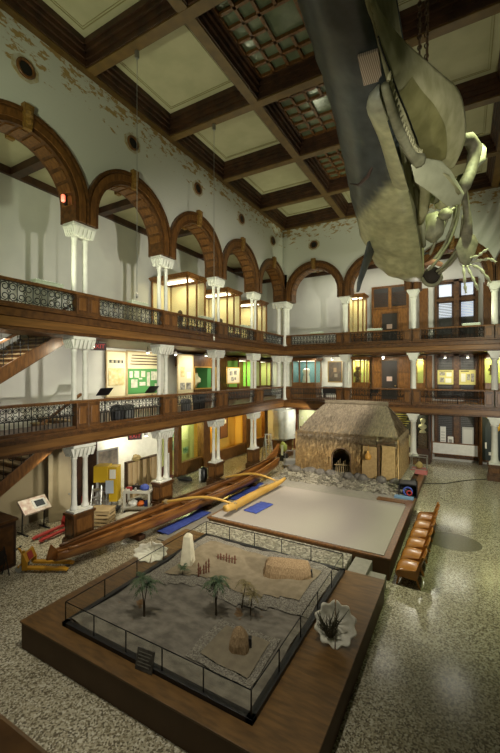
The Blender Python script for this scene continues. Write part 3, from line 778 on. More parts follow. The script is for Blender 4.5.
# case fronts on the lower balcony, end wall
case('glass case with a white garment by the corner of the lower balcony', -12.0, -10.0, 27.9, 29.3, F1, S2 - .03, ('-x', '+y'), M('teal_panel', (.10, .20, .22), .7), 30, (1, 1, .8), wood_m, (('x', -.35), ('x', .25)), 1.1)
g = MB().lathe([(.34, 0), (.30, .3), (.22, .7), (.30, .95), (.26, 1.1), (.1, 1.2)], 0, 0, 12).build('white_garment', M('white_cloth', (.75, .75, .62), .8), None, True); g.location = (-11.0, 28.5, F1 + 1.14); tag(g, 'white garment on a stand in the corner glass case', 'garment')
case('yellow lit glass case beside the dark portrait on the lower balcony', -7.3, -6.15, 28.2, 29.1, F1, S2 - .03, ('-x', '+y'), greenl, 40, (1, .92, .4), wood_l, (('x', .1), ('x', .6)), 1.15)
carving('dark mask-like carving in the yellow case beside the portrait', -6.95, 28.6, F1 + 1.2, 1.3, dk)
case('narrow yellow case between the panelled doorway and the window on the lower balcony', -2.95, -2.35, 28.3, 29.0, F1, S2 - .03, ('-x', '+y'), greenl, 22, (1, .92, .4), wood_l, (), 1.15)
case('yellow lit case past the window at the far end of the lower balcony', 1.05, 2.3, 28.3, 29.1, F1, S2 - .03, ('+x', '+y'), greenl, 40, (1, .95, .35), wood_l, (), 1.2)
carving('small dark carvings hung in the far yellow case', 1.5, 28.7, F1 + 1.8, .7, dk)

# ground floor of the end wall
struct(MB().box(-12.0, -4.7, 28.22, 28.35, 0, S1).build('wall_end_exhibits', M('maroon_boarding', (.10, .030, .018), .6, c2=(.15, .05, .03), scale=3)))
t = board('exhibit_backdrop', 'pale lit exhibit wall with small white pieces behind the thatched house', 'exhibit', 'y', 28.22, -11.5, -9.9, 1.4, 3.15, M('lime_white', (.62, .66, .44), .7), None, wood)
for k in range(9):
    MB().blob((-.62 + .15 * k + random.uniform(-.04, .04), -.08, .35 + 1.1 * ((k * 37) % 10) / 10), .07, .03, .10, 7, 5, .3).build('pinned_piece', dk if k % 3 == 0 else paper, t)
lamp('exhibit_lamp', 'SPOT', (-10.7, 27.2, 3.3), 60, (1, 1, .7), (-10.7, 28.2, 2.2), .1, spot=95)
t = board('text_panel', 'dark exhibit panel with rows of yellow text behind the thatched roof', 'panel', 'y', 27.5, -4.7, -3.0, 2.3, 3.4, M('dark_olive_panel', (.045, .045, .02), .6))
for k in range(6):
    MB().box(-.7, .7 - .12 * (k % 3), -.06, -.04, .92 - .15 * k, .97 - .15 * k).build('text_line', M('yellow_ink', (.50, .45, .08), .6) if k == 0 else bpy.data.materials['yellow_ink'], t)
case('dark case holding pale busts beside the wooden pedestal under the balcony', -4.6, -1.98, 27.65, 29.0, 0, 3.5, ('-x', '+x', '+y'), black, 45, (1, .95, .6), wood_d, (('x', .35),), .9, tube=False)
bustm = M('pale_bust_plaster', (.66, .62, .38), .7)
for k, (x, z, s) in enumerate(((-4.2, .95, .75), (-3.75, .95, 1.0), (-3.3, .95, .8))):
    b = MB().lathe([(.2, 0), (.2, .12), (.08, .2), (.24, .38), (.22, .52), (.08, .6), (.09, .66), (.15, .78), (.14, .92), (.04, 1.0)], 0, 0, 12, s, s * .8)
    o = b.build('plaster_bust', bustm, None, True); o.location = (x, 28.2, z); o.scale = (1, 1, s); tag(o, 'pale bust in the dark case, %s' % ('small one farthest from the pedestal', 'tallest one in the middle', 'small one nearest the column')[k], 'bust', 'busts in the dark case')
b = MB().lathe([(.2, 0), (.2, .12), (.08, .2), (.26, .38), (.24, .52), (.08, .6), (.1, .66), (.17, .78), (.16, .92), (.04, 1.0)], 0, 0, 12)
o = b.build('plaster_bust', bustm, None, True); o.location = (-2.45, 28.1, 2.0); tag(o, 'pale white bust on a shelf just past the white column', 'bust')
tag(MB().box(-2.7, -2.15, 27.85, 28.5, .95, 2.0).build('bust_plinth', dk), 'dark brown plinth under the white bust', 'plinth')
t = board('mask_display', 'dark exhibit board with a grinning yellow mask at the far end', 'exhibit', 'y', 28.3, 1.0, 2.4, .5, 3.9, M('slate_board', (.02, .03, .03), .6), None, wood_m)
MB().blob((-.28, -.1, 3.0), .38, .10, .30, 14, 9, .03).build('mask', M('mask_yellow', (.75, .60, .06), .6), t, True)
MB().tube([(-.58 + .06 * i, -.2, 2.93 - .10 * math.sin(PI * i / 10)) for i in range(11)], .03, 6).build('mouth', redp, t)
MB().blob((-.42, -.2, 3.12), .05, .02, .05).blob((-.14, -.2, 3.12), .05, .02, .05).build('eye_hole', black, t)
MB().blob((.08, -.1, 2.2), .22, .08, .32, 12, 7, .05).build('mask', M('mask_orange', (.70, .40, .05), .6), t, True)
MB().box(-.55, -.45, -.06, -.04, .75, 1.15).box(-.35, .1, -.06, -.04, .35, .55).build('caption_card', paper, t)
lamp('exhibit_lamp', 'SPOT', (1.5, 26.6, 3.4), 60, (1, .9, .5), (1.5, 28.3, 2.6), .1, spot=80)

# ------------------------------------------------------------------ side gallery, lower balcony exhibits
t = board('map_panel', 'tall ochre map panel on the lit wall of the lower balcony', 'panel', 'x', -15.85, 13.1, 14.3, 4.85, 7.15, M('cream_map', (.74, .68, .46), .7), None, tan)
MB().box(-.52, .52, -.06, -.04, .55, 1.45).build('map_drawing', ybrown, t)
for k in range(7): MB().box(-.46 + .13 * k, -.46 + .13 * k + (.05 if k % 2 else .09), -.06, -.04, 1.72, 1.88).build('heading_letter', black, t)
t = board('display_wall', 'green exhibit wall with photographs below four hung spears', 'exhibit', 'x', -15.85, 14.45, 16.8, 4.85, 7.2, M('cream_linen', (.66, .60, .40), .8), None, tan)
MB().box(-1.17, 1.17, -.06, -.03, .05, 1.45).build('green_field', greenp, t)
for (a0, a1, z0, z1) in ((-1.08, -.85, .95, 1.3), (-.72, -.38, .95, 1.32), (-.22, .08, .98, 1.32), (.22, .45, .45, 1.25), (.55, 1.08, .8, 1.3), (-.95, -.5, .4, .85), (-.35, .1, .5, .7), (.85, 1.1, .35, .6), (-.4, -.15, .85, .93)):
    MB().box(a0, a1, -.075, -.055, z0, z1).build('photograph', M('faded_photo', (.42, .42, .34), .6, c2=(.68, .66, .55), scale=7) if a0 == -1.08 else bpy.data.materials['faded_photo'], t)
for k in range(4):
    b = MB().tube([(0, -1.05 + .04 * k, 0), (0, -.3, .0), (0, .5, 0), (0, .95, 0), (0, 1.1, 0)], [.02, .035, .03, .05, .01], 6)
    o = b.build('spear', dk, None, True); o.location = (-15.74, 15.62, 6.55 + .16 * k); tag(o, 'dark wooden spear above the green exhibit wall, %s' % ('lowest', 'second from the bottom', 'third from the bottom', 'topmost')[k], 'spear', 'spears on the wall')
t = board('exhibit_panel', 'tall cream panel with two dark photographs near the second columns', 'panel', 'x', -14.5, 17.0, 18.35, 4.13, 7.1, cream, None, tan)
bits(t, [(-.5, -.08, .95, 1.35, photo_m), (.05, .5, .95, 1.35, photo_m), (-.45, -.1, 1.7, 2.3, ybrown), (.1, .5, 1.6, 2.0, paper)])
t = thing('display_case', 'dark framed glass exhibit with a pale model and green panel on the lower balcony', 'display case', (-15.2, 19.9, F1))
frame_box(-.6, .6, -1.2, 1.2, .9, 2.35, .07).build('frame', yel_w, t)
MB().box(-.6, .6, -1.2, 1.2, 0, .9).build('base_cabinet', wood, t); MB().box(-.7, .5, -1.5, 1.3, 2.35, 3.1).build('header', wood_m, t)
MB().box(-.5, .5, .3, .7, .95, 2.3).build('green_panel', greenp, t); MB().box(-.55, -.5, -1.1, 1.1, .95, 2.3).build('back_panel', M('pale_teal', (.50, .58, .50), .7), t)
MB().blob((0, -.4, 1.45), .3, .4, .45, 10, 7, .3).build('model', bustm, t)
t = board('photo_board', 'cream board with five dark photographs standing on an easel by the third columns', 'panel', 'x', -13.9, 21.3, 22.9, 5.4, 6.4, M('cream_board', (.72, .64, .46), .7), None, yel_w)
bits(t, [(-.5, -.15, .5, .8, photo_m), (.05, .4, .55, .85, photo_m), (-.3, .0, .12, .4, photo_m), (.1, .3, .2, .38, photo_m), (-.6, -.5, .85, .95, photo_m)])
MB().box(-.6, -.55, -.02, .02, -1.27, 0).box(.55, .6, -.02, .02, -1.27, 0).build('easel_leg', wood, t)
case('green glowing glass case on the lower balcony by the third columns', -15.8, -14.6, 24.0, 26.4, F1, S2 - .05, ('-x', '+y', '-y'), M('bright_green', (.30, .62, .12), .7), 60, (.85, 1, .5), wood_m, (('y', 0),), .8)
case('green and cream glass case on the lower balcony nearest the corner', -15.8, -14.6, 27.4, 29.5, F1, S2 - .05, ('-x', '+y', '-y'), greenl, 50, (.95, 1, .6), wood_m, (('y', .2),), .8)
struct(MB().box(-16, -15.6, 19.0, 29.6, F1, S2).build('wall_side_panelling', wood_m))
# lecterns, bins and round stools along the lower railing
def lectern(x, y, lab):
    t = thing('music_stand', lab, 'lectern', (x, y, F1), 0, 'black reading stands on the lower balcony')
    MB().tube([(0, 0, 0), (0, 0, 1.0)], .02, 6).build('pole', iron, t); MB().lathe([(.2, 0), (.2, .03), (.03, .05)], 0, 0, 12).build('foot', iron, t)
    MB().obox((0, 0, 1.2), (0, .28, 0), (.14, 0, .14), (.008, 0, -.008)).build('desk', black, t)
lectern(-11.9, 9.75, 'black tilted reading stand by the railing near the map panel'); lectern(-11.75, 12.1, 'black tilted reading stand by the railing near the green exhibit wall')
for k, (y, lab) in enumerate(((10.3, 'dark round stool behind the lower railing above the yellow machine, first of two'), (10.85, 'grey round stool behind the lower railing above the yellow machine, second of two'), (14.5, 'grey round stool behind the lower railing beside a black bin'))):
    o = MB().lathe([(.20, 0), (.24, .1), (.26, .4), (.24, .62), (.1, .66)], 0, 0, 14).build('round_stool', M('stool_grey_%s' % 'abc'[k], [(.03, .03, .035), (.14, .14, .13), (.10, .10, .10)][k], .6), None, True)
    o.location = (-11.85, y, F1); tag(o, lab, 'stool', 'round stools')
t = thing('waste_bin', 'black square bin behind the lower railing near the cream photo board', 'bin', (-11.9, 15.6, F1))
MB().frus(0, 0, 0, .8, .2, .2, .26, .26).build('body', black, t, bevel=.02); MB().box(-.29, .29, -.29, .29, .8, .88).build('rim', grey if False else black, t)
o = MB().box(-.2, .2, -.15, .15, .62, .9).tube([(0, 0, 0), (0, 0, .62)], .03, 6).build('camera_box', black); o.location = (-5.15, 25.9, F1); tag(o, 'small dark box behind the end railing under the panelled door', 'box')
o = MB().box(-.25, .25, -.15, .15, .55, .85).tube([(0, 0, 0), (0, 0, .55)], .03, 6).build('camera_box', black); o.location = (-.35, 25.9, F1); tag(o, 'small dark box behind the end railing below the yellow posters', 'box')
t = thing('bench', 'dark bench below the portrait on the lower balcony', 'bench', (-8.9, 28.6, F1))
MB().box(-.7, .7, -.25, .25, .35, .9).build('seat', black, t, bevel=.03)
for x in (-.6, .6): MB().box(x - .05, x + .05, -.2, .2, 0, .35).build('leg', wood_d, t)

# ------------------------------------------------------------------ ground floor of the side gallery
struct(MB().box(-15.9, -15.7, 11.3, 17.0, 0, S1).build('wall_white_partition', white))
struct(MB().box(-15.6, -15.3, 9.9, 12.1, 0, S1).build('wall_dark_recess', wood_d))
t = struct(MB().box(-14.8, -14.45, 16.2, 16.5, 0, S1).box(-14.8, -14.45, 17.0, 17.3, 0, S1).box(-14.9, -14.4, 19.4, 20.1, 0, S1).box(-14.8, -14.45, 24.9, 25.6, 0, S1).box(-14.8, -14.5, 28.0, 28.6, 0, S1).box(-14.75, -14.5, 17.3, 28.3, 0, .75).box(-14.75, -14.5, 16.2, 28.3, 3.3, S1).build('trim_exhibit_front', wood_m))
MB().box(-14.7, -14.66, 17.3, 19.4, .75, 3.3).build('glass_pane', gls_g, t)
struct(MB().box(-15.75, -15.65, 17, 20, 0, S1).build('wall_exhibit_green', greenl))
struct(MB().box(-15.75, -15.65, 20, 29.6, 0, S1).box(-15.7, -14.6, 25.2, 25.3, 0, S1).build('wall_exhibit_amber', amber))
t = board('exhibit_panel', 'lime exhibit panel with green landscape pictures behind glass on the ground floor', 'panel', 'x', -15.65, 17.4, 19.5, .8, 3.2, greenl)
gp = M('landscape_print', (.05, .17, .08), .6, c2=(.35, .5, .35), scale=4)
bits(t, [(-.95, -.2, 1.3, 1.8, gp), (-.95, -.2, .5, 1.05, gp), (.35, .9, .1, .5, gp), (.1, .9, 1.0, 2.1, M('pale_text_panel', (.60, .62, .34), .7))])
t = board('hanging_plaque', 'brown plaque on the amber wall of the lit ground-floor room', 'plaque', 'x', -15.6, 23.0, 23.9, 1.3, 2.75, M('plaque_brown', (.20, .08, .03), .5), None, wood)
bits(t, [(-.3, .3, 1.0, 1.3, paper)])
o = MB().blob((0, 0, .9), .12, .35, .9, 10, 8, .03).build('surfboard', M('bright_yellow', (.75, .55, .03), .5), None, True); o.location = (-15.3, 21.9, .7); tag(o, 'curved bright yellow shape in the lit room behind the columns', 'ornament')
for k in range(4):
    t = board('small_picture', 'small dark picture on the amber wall by the corner, %s from the floor' % ('first', 'second', 'third', 'fourth')[k], 'picture', 'x', -15.6, 26.9 + .3 * (k % 2), 27.5 + .3 * (k % 2), 1.0 + .5 * k, 1.35 + .5 * k, M('brown_print', (.22, .10, .05), .6) if k == 0 else bpy.data.materials['brown_print'], 'small pictures on the amber wall')
lamp('unseen_gallery_lamp', 'AREA', (-15.1, 18.3, 3.3), 80, (1, .98, .66), (-15.4, 18.3, 0), 1.5, .4)
lamp('unseen_gallery_lamp', 'AREA', (-15.2, 22.6, 3.4), 85, (1, .75, .22), (-15.4, 22.6, 0), 2, .4)
lamp('unseen_gallery_lamp', 'AREA', (-15.2, 27.2, 3.4), 85, (1, .75, .22), (-15.4, 27.2, 0), 2, .4)

# track spotlights (visible heads) under the balconies
def make_spot():
    t = thing('track_spotlight', 's', 'spotlight')
    MB().tube([(0, 0, 0), (0, 0, -.1)], .015, 6).build('bracket', iron, t)
    MB().lathe([(.05, -.12), (.08, -.18), (.09, -.30), (.085, -.30)], 0, 0, 12).build('head', white, t, True)
    MB().lathe([(.075, -.312), (.06, -.322), (.02, -.327)], 0, 0, 12).build('bulb', e_spot, t, True)
    return t
sp0 = make_spot(); spots = [
 (-12.4, 9.6, S2 + .06, 'under the upper balcony beside the stair', 150, (-15.9, 8.4, 5.2)),
 (-13.7, 13.8, S2 + .06, 'under the upper balcony before the map panel', 230, (-15.9, 13.8, 5.9)),
 (-13.7, 15.9, S2 + .06, 'under the upper balcony before the green exhibit', 230, (-15.9, 15.9, 5.9)),
 (-13.2, 18.0, S2 + .06, 'under the upper balcony before the cream panel', 220, (-14.5, 17.8, 6)),
 (-12.6, 22.2, S2 + .06, 'under the upper balcony before the photo board', 180, (-14.2, 22.4, 5.6)),
 (-8.6, 27.6, S2 + .06, 'under the upper balcony before the dark portrait', 220, (-9.0, 29.5, 6)),
 (-4.9, 27.4, S2 + .06, 'under the upper balcony before the panelled door', 60, (-4.8, 29.2, 6)),
 (-1.1, 28.0, S2 + .06, 'under the upper balcony before the first poster', 60, (-1.1, 29.5, 5.6)),
 (.2, 28.0, S2 + .06, 'under the upper balcony before the second poster', 60, (.2, 29.5, 5.6)),
 (-13.7, 13.4, S1 + .06, 'under the lower balcony before the white partition', 420, (-15.9, 14.6, 2.2)),
 (-12.9, 8.6, S1 + .06, 'under the lower balcony above the tilted display', 220, (-14.0, 8.7, .2)),
 (-12.0, 12.0, S1 + .06, 'under the lower balcony above the tool cart', 90, (-12.8, 12.2, .5))]
for k, (x, y, z, lab, e, tg) in enumerate(spots):
    if k == 0: sp0.location = (x, y, z); tag(sp0, 'small white spotlight ' + lab, 'spotlight', 'track spotlights')
    else: copy_tree(sp0, (x, y, z), 0, 'small white spotlight ' + lab)
    lamp('spotlight_lamp', 'SPOT', (x, y, z - .36), e, (1, .93, .68), tg, .06, spot=110, blend=.8)
# unseen soft lamps added to brighten the galleries
for (x, y, z, e, c) in ((-14.2, 14.5, 7.2, 60, WHITE), (-13.6, 20.5, 7.2, 45, WHITE), (-13.5, 25.5, 7.2, 45, WHITE), (-9.5, 27.5, 7.2, 50, WHITE), (-4.6, 27.3, 7.2, 40, WHITE), (-.5, 27.3, 7.2, 40, WHITE),
                        (-14.3, 13.0, 3.5, 30, WHITE), (-4.6, 27.0, 3.5, 16, WARM), (-.5, 27.3, 3.5, 30, WHITE), (-10.2, 27.0, 3.5, 14, WARM), (-13.6, 7, 7.2, 30, WHITE)):
    lamp('unseen_gallery_lamp', 'AREA', (x, y, z), e, c, (x, y, 0), 1.6, .5)
# red exit signs under the balcony edges
for k, (x, y, z, lab) in enumerate(((-13.0, 12.3, 3.02, 'dark red exit sign hanging under the lower balcony by the white partition'), (-13.2, 10.5, 6.98, 'dark red exit sign hanging under the upper balcony by the stair'))):
    t = thing('exit_sign', lab, 'sign', (x, y, z), math.radians(55), 'exit signs')
    MB().box(-.3, .3, -.05, .05, 0, .32).build('housing', M('sign_maroon', (.05, .008, .008), .5) if k == 0 else bpy.data.materials['sign_maroon'], t, bevel=.01)
    MB().box(-.02, .02, -.02, .02, .32, .36 + .22).build('hanger', iron, t)
    text('EXIT', .24, e_exit, t, (0, -.055, .16), (PI / 2, 0, 0))
# red lamp on the arch pier
t = thing('warning_lamp', 'small glowing red lamp on the wooden arch foot above the nearest columns', 'lamp', (XL + .0, YS[4] - .53, 11.75))
MB().box(-.05, .05, -.05, .03, 0, .34).build('bracket', black, t); MB().lathe([(.05, .08), (.07, .12), (.07, .28), (.04, .32)], 0, -.10, 10).build('lens', e_red, t, True)
# cables hanging from the ceiling
for k, (x, y, z0) in enumerate(((-9.15, 8.75, 8.56), (-9.05, 12.9, 7.5))):
    t = thing('hanging_cable', 'thin steel cable hanging from the ceiling beam, %s' % ('nearer one', 'farther one')[k], 'cable', (x, y, z0), 0, 'hanging cables')
    MB().tube([(0, 0, 0), (0, 0, 16.45 - z0)], .012, 5).build('wire', steel, t); MB().lathe([(.03, -.12), (.04, -.05), (.03, .05)], 0, 0, 8).build('hook', steel, t, True)
    MB().box(-.05, .05, -.05, .05, 16.15 - z0, 16.40 - z0).build('ceiling_bracket', steel, t)

# ------------------------------------------------------------------ stages on the hall floor
PX0, PX1, PY0, PY1, PZ = -8.46, -1.8, 4.68, 10.35, .60
t = thing('model_platform', 'large brown plank platform carrying the fenced island model', 'platform', ((PX0 + PX1) / 2, (PY0 + PY1) / 2, 0))
ox, oy = (PX0 + PX1) / 2, (PY0 + PY1) / 2
MB().box(PX0 + .03, PX1 - .03, PY0 + .03, PY1, 0, PZ - .04).build('side_board', plat_side, t, off=(ox, oy, 0))
MB().box(PX0, PX1, PY0, PY1, PZ - .04, PZ).build('deck', plat_top, t, off=(ox, oy, 0), bevel=.008)
t = thing('grey_stage', 'low stage with pale grey carpet top between the model and the thatched house', 'stage', (-5.1, 13.95, 0))
MB().box(-8.30, -1.88, 11.5, 16.4, 0, .64).build('side_board', plat_side, t, off=(-5.1, 13.95, 0))
MB().box(-8.36, -1.85, 11.46, 16.42, .60, .66).build('edge_board', wood_m, t, off=(-5.1, 13.95, 0), bevel=.01)
MB().box(-8.24, -2.05, 11.56, 16.34, .655, .68).build('carpet', carpet, t, off=(-5.1, 13.95, 0))
tag(MB().box(-8.30, -2.95, 10.38, 11.45, 0, .54).build('pebble_strip', pebble), 'strip of pale pebbles between the two platforms', 'pebbles', kind='stuff')
t = thing('step_block', 'pair of plain grey-brown wooden steps between the platforms', 'steps', (-2.4, 10.9, 0))
MB().box(-.45, .05, -.5, .55, 0, .50).build('upper_step', tan if False else mat_g, t, bevel=.01); MB().box(.05, .5, -.5, .2, 0, .36).build('lower_step', mat_g, t, bevel=.01)
t = thing('house_plinth', 'low stage under the thatched house with brown edging along the terrazzo', 'stage', (-5.3, 20.4, 0))
MB().box(-8.9, -1.95, 16.45, 24.3, 0, .34).build('side_board', plat_side, t, off=(-5.3, 20.4, 0))
MB().box(-8.9, -2.2, 16.5, 18.6, .34, .40).build('front_matting', mat_g, t, off=(-5.3, 20.4, 0))
MB().box(-2.2, -1.92, 16.45, 24.3, .30, .42).box(-3.9, -2.2, 16.45, 16.8, .38, .43).box(-3.4, -2.2, 17.4, 17.8, .38, .44).build('edge_board', wood_m, t, off=(-5.3, 20.4, 0), bevel=.01)
tag(MB().box(-9.7, -8.4, 10.2, 18.6, 0, .05).build('floor_mat', mat_g), 'grey matting on the floor beside the long canoe', 'mat')

# ------------------------------------------------------------------ island model inside its low fence
CX0, CX1, CY0, CY1 = -7.50, -2.82, 5.04, 10.22
t = thing('model_fence', 'low black-framed glass fence around the island model', 'fence', ((CX0 + CX1) / 2, (CY0 + CY1) / 2, PZ))
of = ((CX0 + CX1) / 2, (CY0 + CY1) / 2, PZ)
b = MB(); w = .13
b.box(CX0, CX1, CY0, CY0 + w, PZ, PZ + .09).box(CX0, CX1, CY1 - w, CY1, PZ, PZ + .09).box(CX0, CX0 + w, CY0, CY1, PZ, PZ + .09).box(CX1 - w, CX1, CY0, CY1, PZ, PZ + .09)
b.build('base_frame', black, t, off=of, bevel=.006)
hz = PZ + .50
b = MB(); e = .05
b.tube([(CX0 + e, CY0 + e, hz), (CX1 - e, CY0 + e, hz), (CX1 - e, CY1 - e, hz), (CX0 + e, CY1 - e, hz)], .013, 4, close=True); b.build('top_rail', black, t, off=of)
for k in range(6):
    x = CX0 + e + (CX1 - CX0 - 2 * e) * k / 5
    for y in (CY0 + e, CY1 - e): MB().tube([(x, y, PZ + .08), (x, y, hz)], .013, 5).build('post', black, t, off=of)
for k in range(1, 5):
    y = CY0 + e + (CY1 - CY0 - 2 * e) * k / 5
    for x in (CX0 + e, CX1 - e): MB().tube([(x, y, PZ + .08), (x, y, hz)], .013, 5).build('post', black, t, off=of)
for q in ((CX0 + e, CX1 - e, CY0 + e - .003, CY0 + e + .003), (CX0 + e, CX1 - e, CY1 - e - .003, CY1 - e + .003), (CX0 + e - .003, CX0 + e + .003, CY0 + e, CY1 - e), (CX1 - e - .003, CX1 - e + .003, CY0 + e, CY1 - e)):
    MB().box(*q, PZ + .09, hz).build('glass_pane', gls, t, off=of)
# terrain
def hgt(x, y): return .035 * math.sin(x * 2.1 + y) + .03 * math.sin(y * 3.3 - x * 1.3) + .012 * math.sin(x * 9 + y * 7)
def terr(name, lab, poly_fn, mat, dz, n=46, cat='model ground', kind='stuff'):
    b = MB(); xs = [CX0 + .13 + (CX1 - CX0 - .26) * i / n for i in range(n + 1)]; ys = [CY0 + .13 + (CY1 - CY0 - .26) * i / n for i in range(n + 1)]
    idx = {}
    for i in range(n):
        for j in range(n):
            xm, ym = (xs[i] + xs[i + 1]) / 2, (ys[j] + ys[j + 1]) / 2
            if poly_fn(xm, ym):
                q = []
                for a, c in ((i, j), (i + 1, j), (i + 1, j + 1), (i, j + 1)):
                    if (a, c) not in idx:
                        idx[a, c] = len(b.v); b.v.append((xs[a], ys[c], PZ + .06 + dz + hgt(xs[a], ys[c]) + random.uniform(0, .012)))
                    q.append(idx[a, c])
                b.f.append(tuple(q))
    return tag(b.build(name, mat, None, True), lab, cat, kind=kind)
def land(x, y): return y > 7.2 + .12 * (x + 7.4) + .08 * math.sin(3 * x)
terr('model_rock_ground', 'dark grey rippled rock ground of the island model', lambda x, y: True, lava, 0)
terr('model_pebble_bank', 'band of grey pebbles edging the sand of the island model', lambda x, y: land(x, y), pebble_m, .022)
terr('model_sand', 'brown sand court in the back half of the island model', lambda x, y: land(x, y - .42) and CX0 + .55 < x < CX1 - .5 and y < CY1 - .5, sand, .045)
terr('model_yard', 'low square yard of pebbles around the small model hut', lambda x, y: -4.55 < x < -3.15 and 5.55 < y < 6.85, pebble_m, .03, 60)
terr('model_yard_sand', 'sandy floor inside the square yard of the model', lambda x, y: -4.35 < x < -3.35 and 5.75 < y < 6.65, sand_d, .05, 60)
GZ = PZ + .06
def hut(lab, x, y, rz, lx, ly, h, name='model_hut', seed=1):
    random.seed(seed)
    t = thing(name, lab, 'model hut', (x, y, GZ), rz)
    rows = []; cs = []
    for s_, z in ((1, 0), (.92, .35), (.66, .7), (.30, .95), (.1, 1.0)):
        r = []
        for k in range(20):
            a = 2 * PI * k / 20; c, s2 = math.cos(a), math.sin(a); q = (abs(c) ** 4 + abs(s2) ** 4) ** -.25
            fx = lx * (s_ if lx <= ly * 1.3 else (.75 + .25 * s_ if z < .99 else .72)); r.append((fx * c * q * random.uniform(.96, 1.03), ly * s_ * s2 * q * random.uniform(.96, 1.03), h * z * random.uniform(.97, 1.02)))
        rows.append(r)
    b = MB().grid(rows, True); b.f.append(tuple(len(b.v) - 20 + k for k in range(20)))
    b.build('thatch_body', M('model_thatch_%d' % seed, (.24, .155, .075), .9, c2=(.38, .26, .14), scale=14, stretch=(3, 3, .6), bump=.4), t)
    MB().prism([(lx * .93, -.07, 0), (lx * .93, .07, 0), (lx * .90, .05, h * .5), (lx * .90, -.05, h * .5)], (.06, 0, 0)).build('doorway', black, t)
hut('small conical brown thatched hut in the square yard of the model', -3.82, 6.3, .5, .20, .22, .40, seed=3)
hut('long brown thatched house at the back of the model', -4.05, 9.15, .30, .64, .30, .46, 'model_longhouse', seed=4)
b = MB().frus(0, 0, 0, .82, .17, .17, .10, .10).frus(0, 0, .82, .88, .095, .095, .05, .05)
o = b.build('obelisk', M('pale_barkcloth', (.74, .68, .50), .7, c2=(.62, .56, .40), scale=6), None, bevel=.008); o.location = (-6.75, 8.35, GZ - .02); o.rotation_euler = (0, 0, .3)
tag(o, 'pale tapered tower standing on the sand of the model', 'tower')
def palm(lab, x, y, h, n, lean, seed, dry=False):
    random.seed(seed)
    t = thing('miniature_palm', lab, 'palm', (x, y, GZ - .01), 0, 'miniature palms')
    tips = []
    for j in range(2 if h > .6 else 1):
        lx = lean * (1 - 1.6 * j); top = Vector((lx, .06 * j, h * (1 - .13 * j)))
        MB().tube([(.03 * j, 0, 0), (lx * .25, .01, h * .4), tuple(top)], [.018, .013, .009], 6).build('trunk', M('palm_bark', (.07, .05, .03), .8) if not bpy.data.materials.get('palm_bark') else bpy.data.materials['palm_bark'], t)
        tips.append(top)
    b = MB()
    for top in tips:
        for k in range(n):
            a = 2 * PI * k / n + random.uniform(-.2, .2); L = random.uniform(.24, .36) * (h / .75) ** .5; up = random.uniform(.02, .16)
            d = Vector((math.cos(a), math.sin(a), 0)); sd = Vector((-math.sin(a), math.cos(a), 0)); prev = top
            for i in range(1, 8):
                u = i / 7; p = top + d * L * u + Vector((0, 0, up * math.sin(u * 2.2) - .20 * u * u * (h / .75)))
                b.add([prev - sd * .004, prev + sd * .004, p + sd * .003, p - sd * .003], [(0, 1, 2, 3)])
                for sgn in (-1, 1):
                    q = p + sd * sgn * .085 * math.sin(PI * min(1, u * .85 + .12)) - Vector((0, 0, .035)) + d * .03
                    b.add([prev, p, q], [(0, 1, 2)])
                prev = p
    if not bpy.data.materials.get('palm_frond'): M('palm_frond', (.035, .07, .03), .6, c2=(.10, .14, .06), scale=9); M('dry_frond', (.11, .085, .03), .7, c2=(.24, .19, .08), scale=9)
    b.build('fronds', bpy.data.materials['dry_frond' if dry else 'palm_frond'], t)
palm('miniature palm on the dark rock nearest the left glass fence', -6.15, 6.08, .80, 11, -.08, 11)
palm('tallest miniature palm in the middle of the model, green fronds', -4.80, 6.90, .78, 12, .07, 12)
palm('short miniature palm right of the tallest one, near the long house', -4.13, 7.28, .46, 9, .05, 13, True)
palm('tiny dry palm just behind the tallest palm in the model', -4.42, 7.40, .55, 8, .10, 14, True)
palm('low green tuft of palm below the pale tower', -6.45, 7.75, .22, 9, .02, 15)
# carved posts and racks on the model sand
def rack(lab, x, y, rz, n, h, nm, seed):
    random.seed(seed)
    t = thing(nm, lab, 'model fence', (x, y, GZ), rz)
    rb = bpy.data.materials.get('red_brown_wood') or M('red_brown_wood', (.14, .05, .025), .7)
    for k in range(n):
        hh = h * random.uniform(.75, 1.1); xx = (k - (n - 1) / 2) * .085
        b = MB().lathe([(.018, 0), (.02, hh * .55), (.032, hh * .65), (.014, hh * .74), (.026, hh * .86), (.008, hh)], xx, random.uniform(-.02, .02), 7)
        b.build('carved_post', rb, t)
    MB().tube([(-n * .045, 0, h * .5), (n * .045, 0, h * .5)], .01, 4).build('cross_pole', rb, t)
rack('row of small red-brown carved posts on the sand, beside the pale tower', -5.85, 8.95, .25, 7, .26, 'model_post_row', 21)
rack('tall leaning red-brown lattice before the carved posts', -5.95, 8.0, 1.3, 5, .42, 'model_lattice', 22)
# plaque leaning against the front of the fence
t = thing('leaning_plaque', 'small dark plaque leaning against the front of the model fence', 'plaque', (-5.06, 5.0, PZ)); t.rotation_euler = (math.radians(-14), 0, .1)
MB().box(-.19, .19, -.025, .005, 0, .36).build('board', M('worn_slate', (.035, .03, .025), .6, c2=(.09, .08, .065), scale=10), t, bevel=.005)
for k in range(5): MB().box(-.15, .15 - .03 * (k % 3), -.029, -.024, .29 - .055 * k, .305 - .055 * k).build('text_line', M('plaque_text', (.16, .15, .12), .7) if k == 0 else bpy.data.materials['plaque_text'], t)

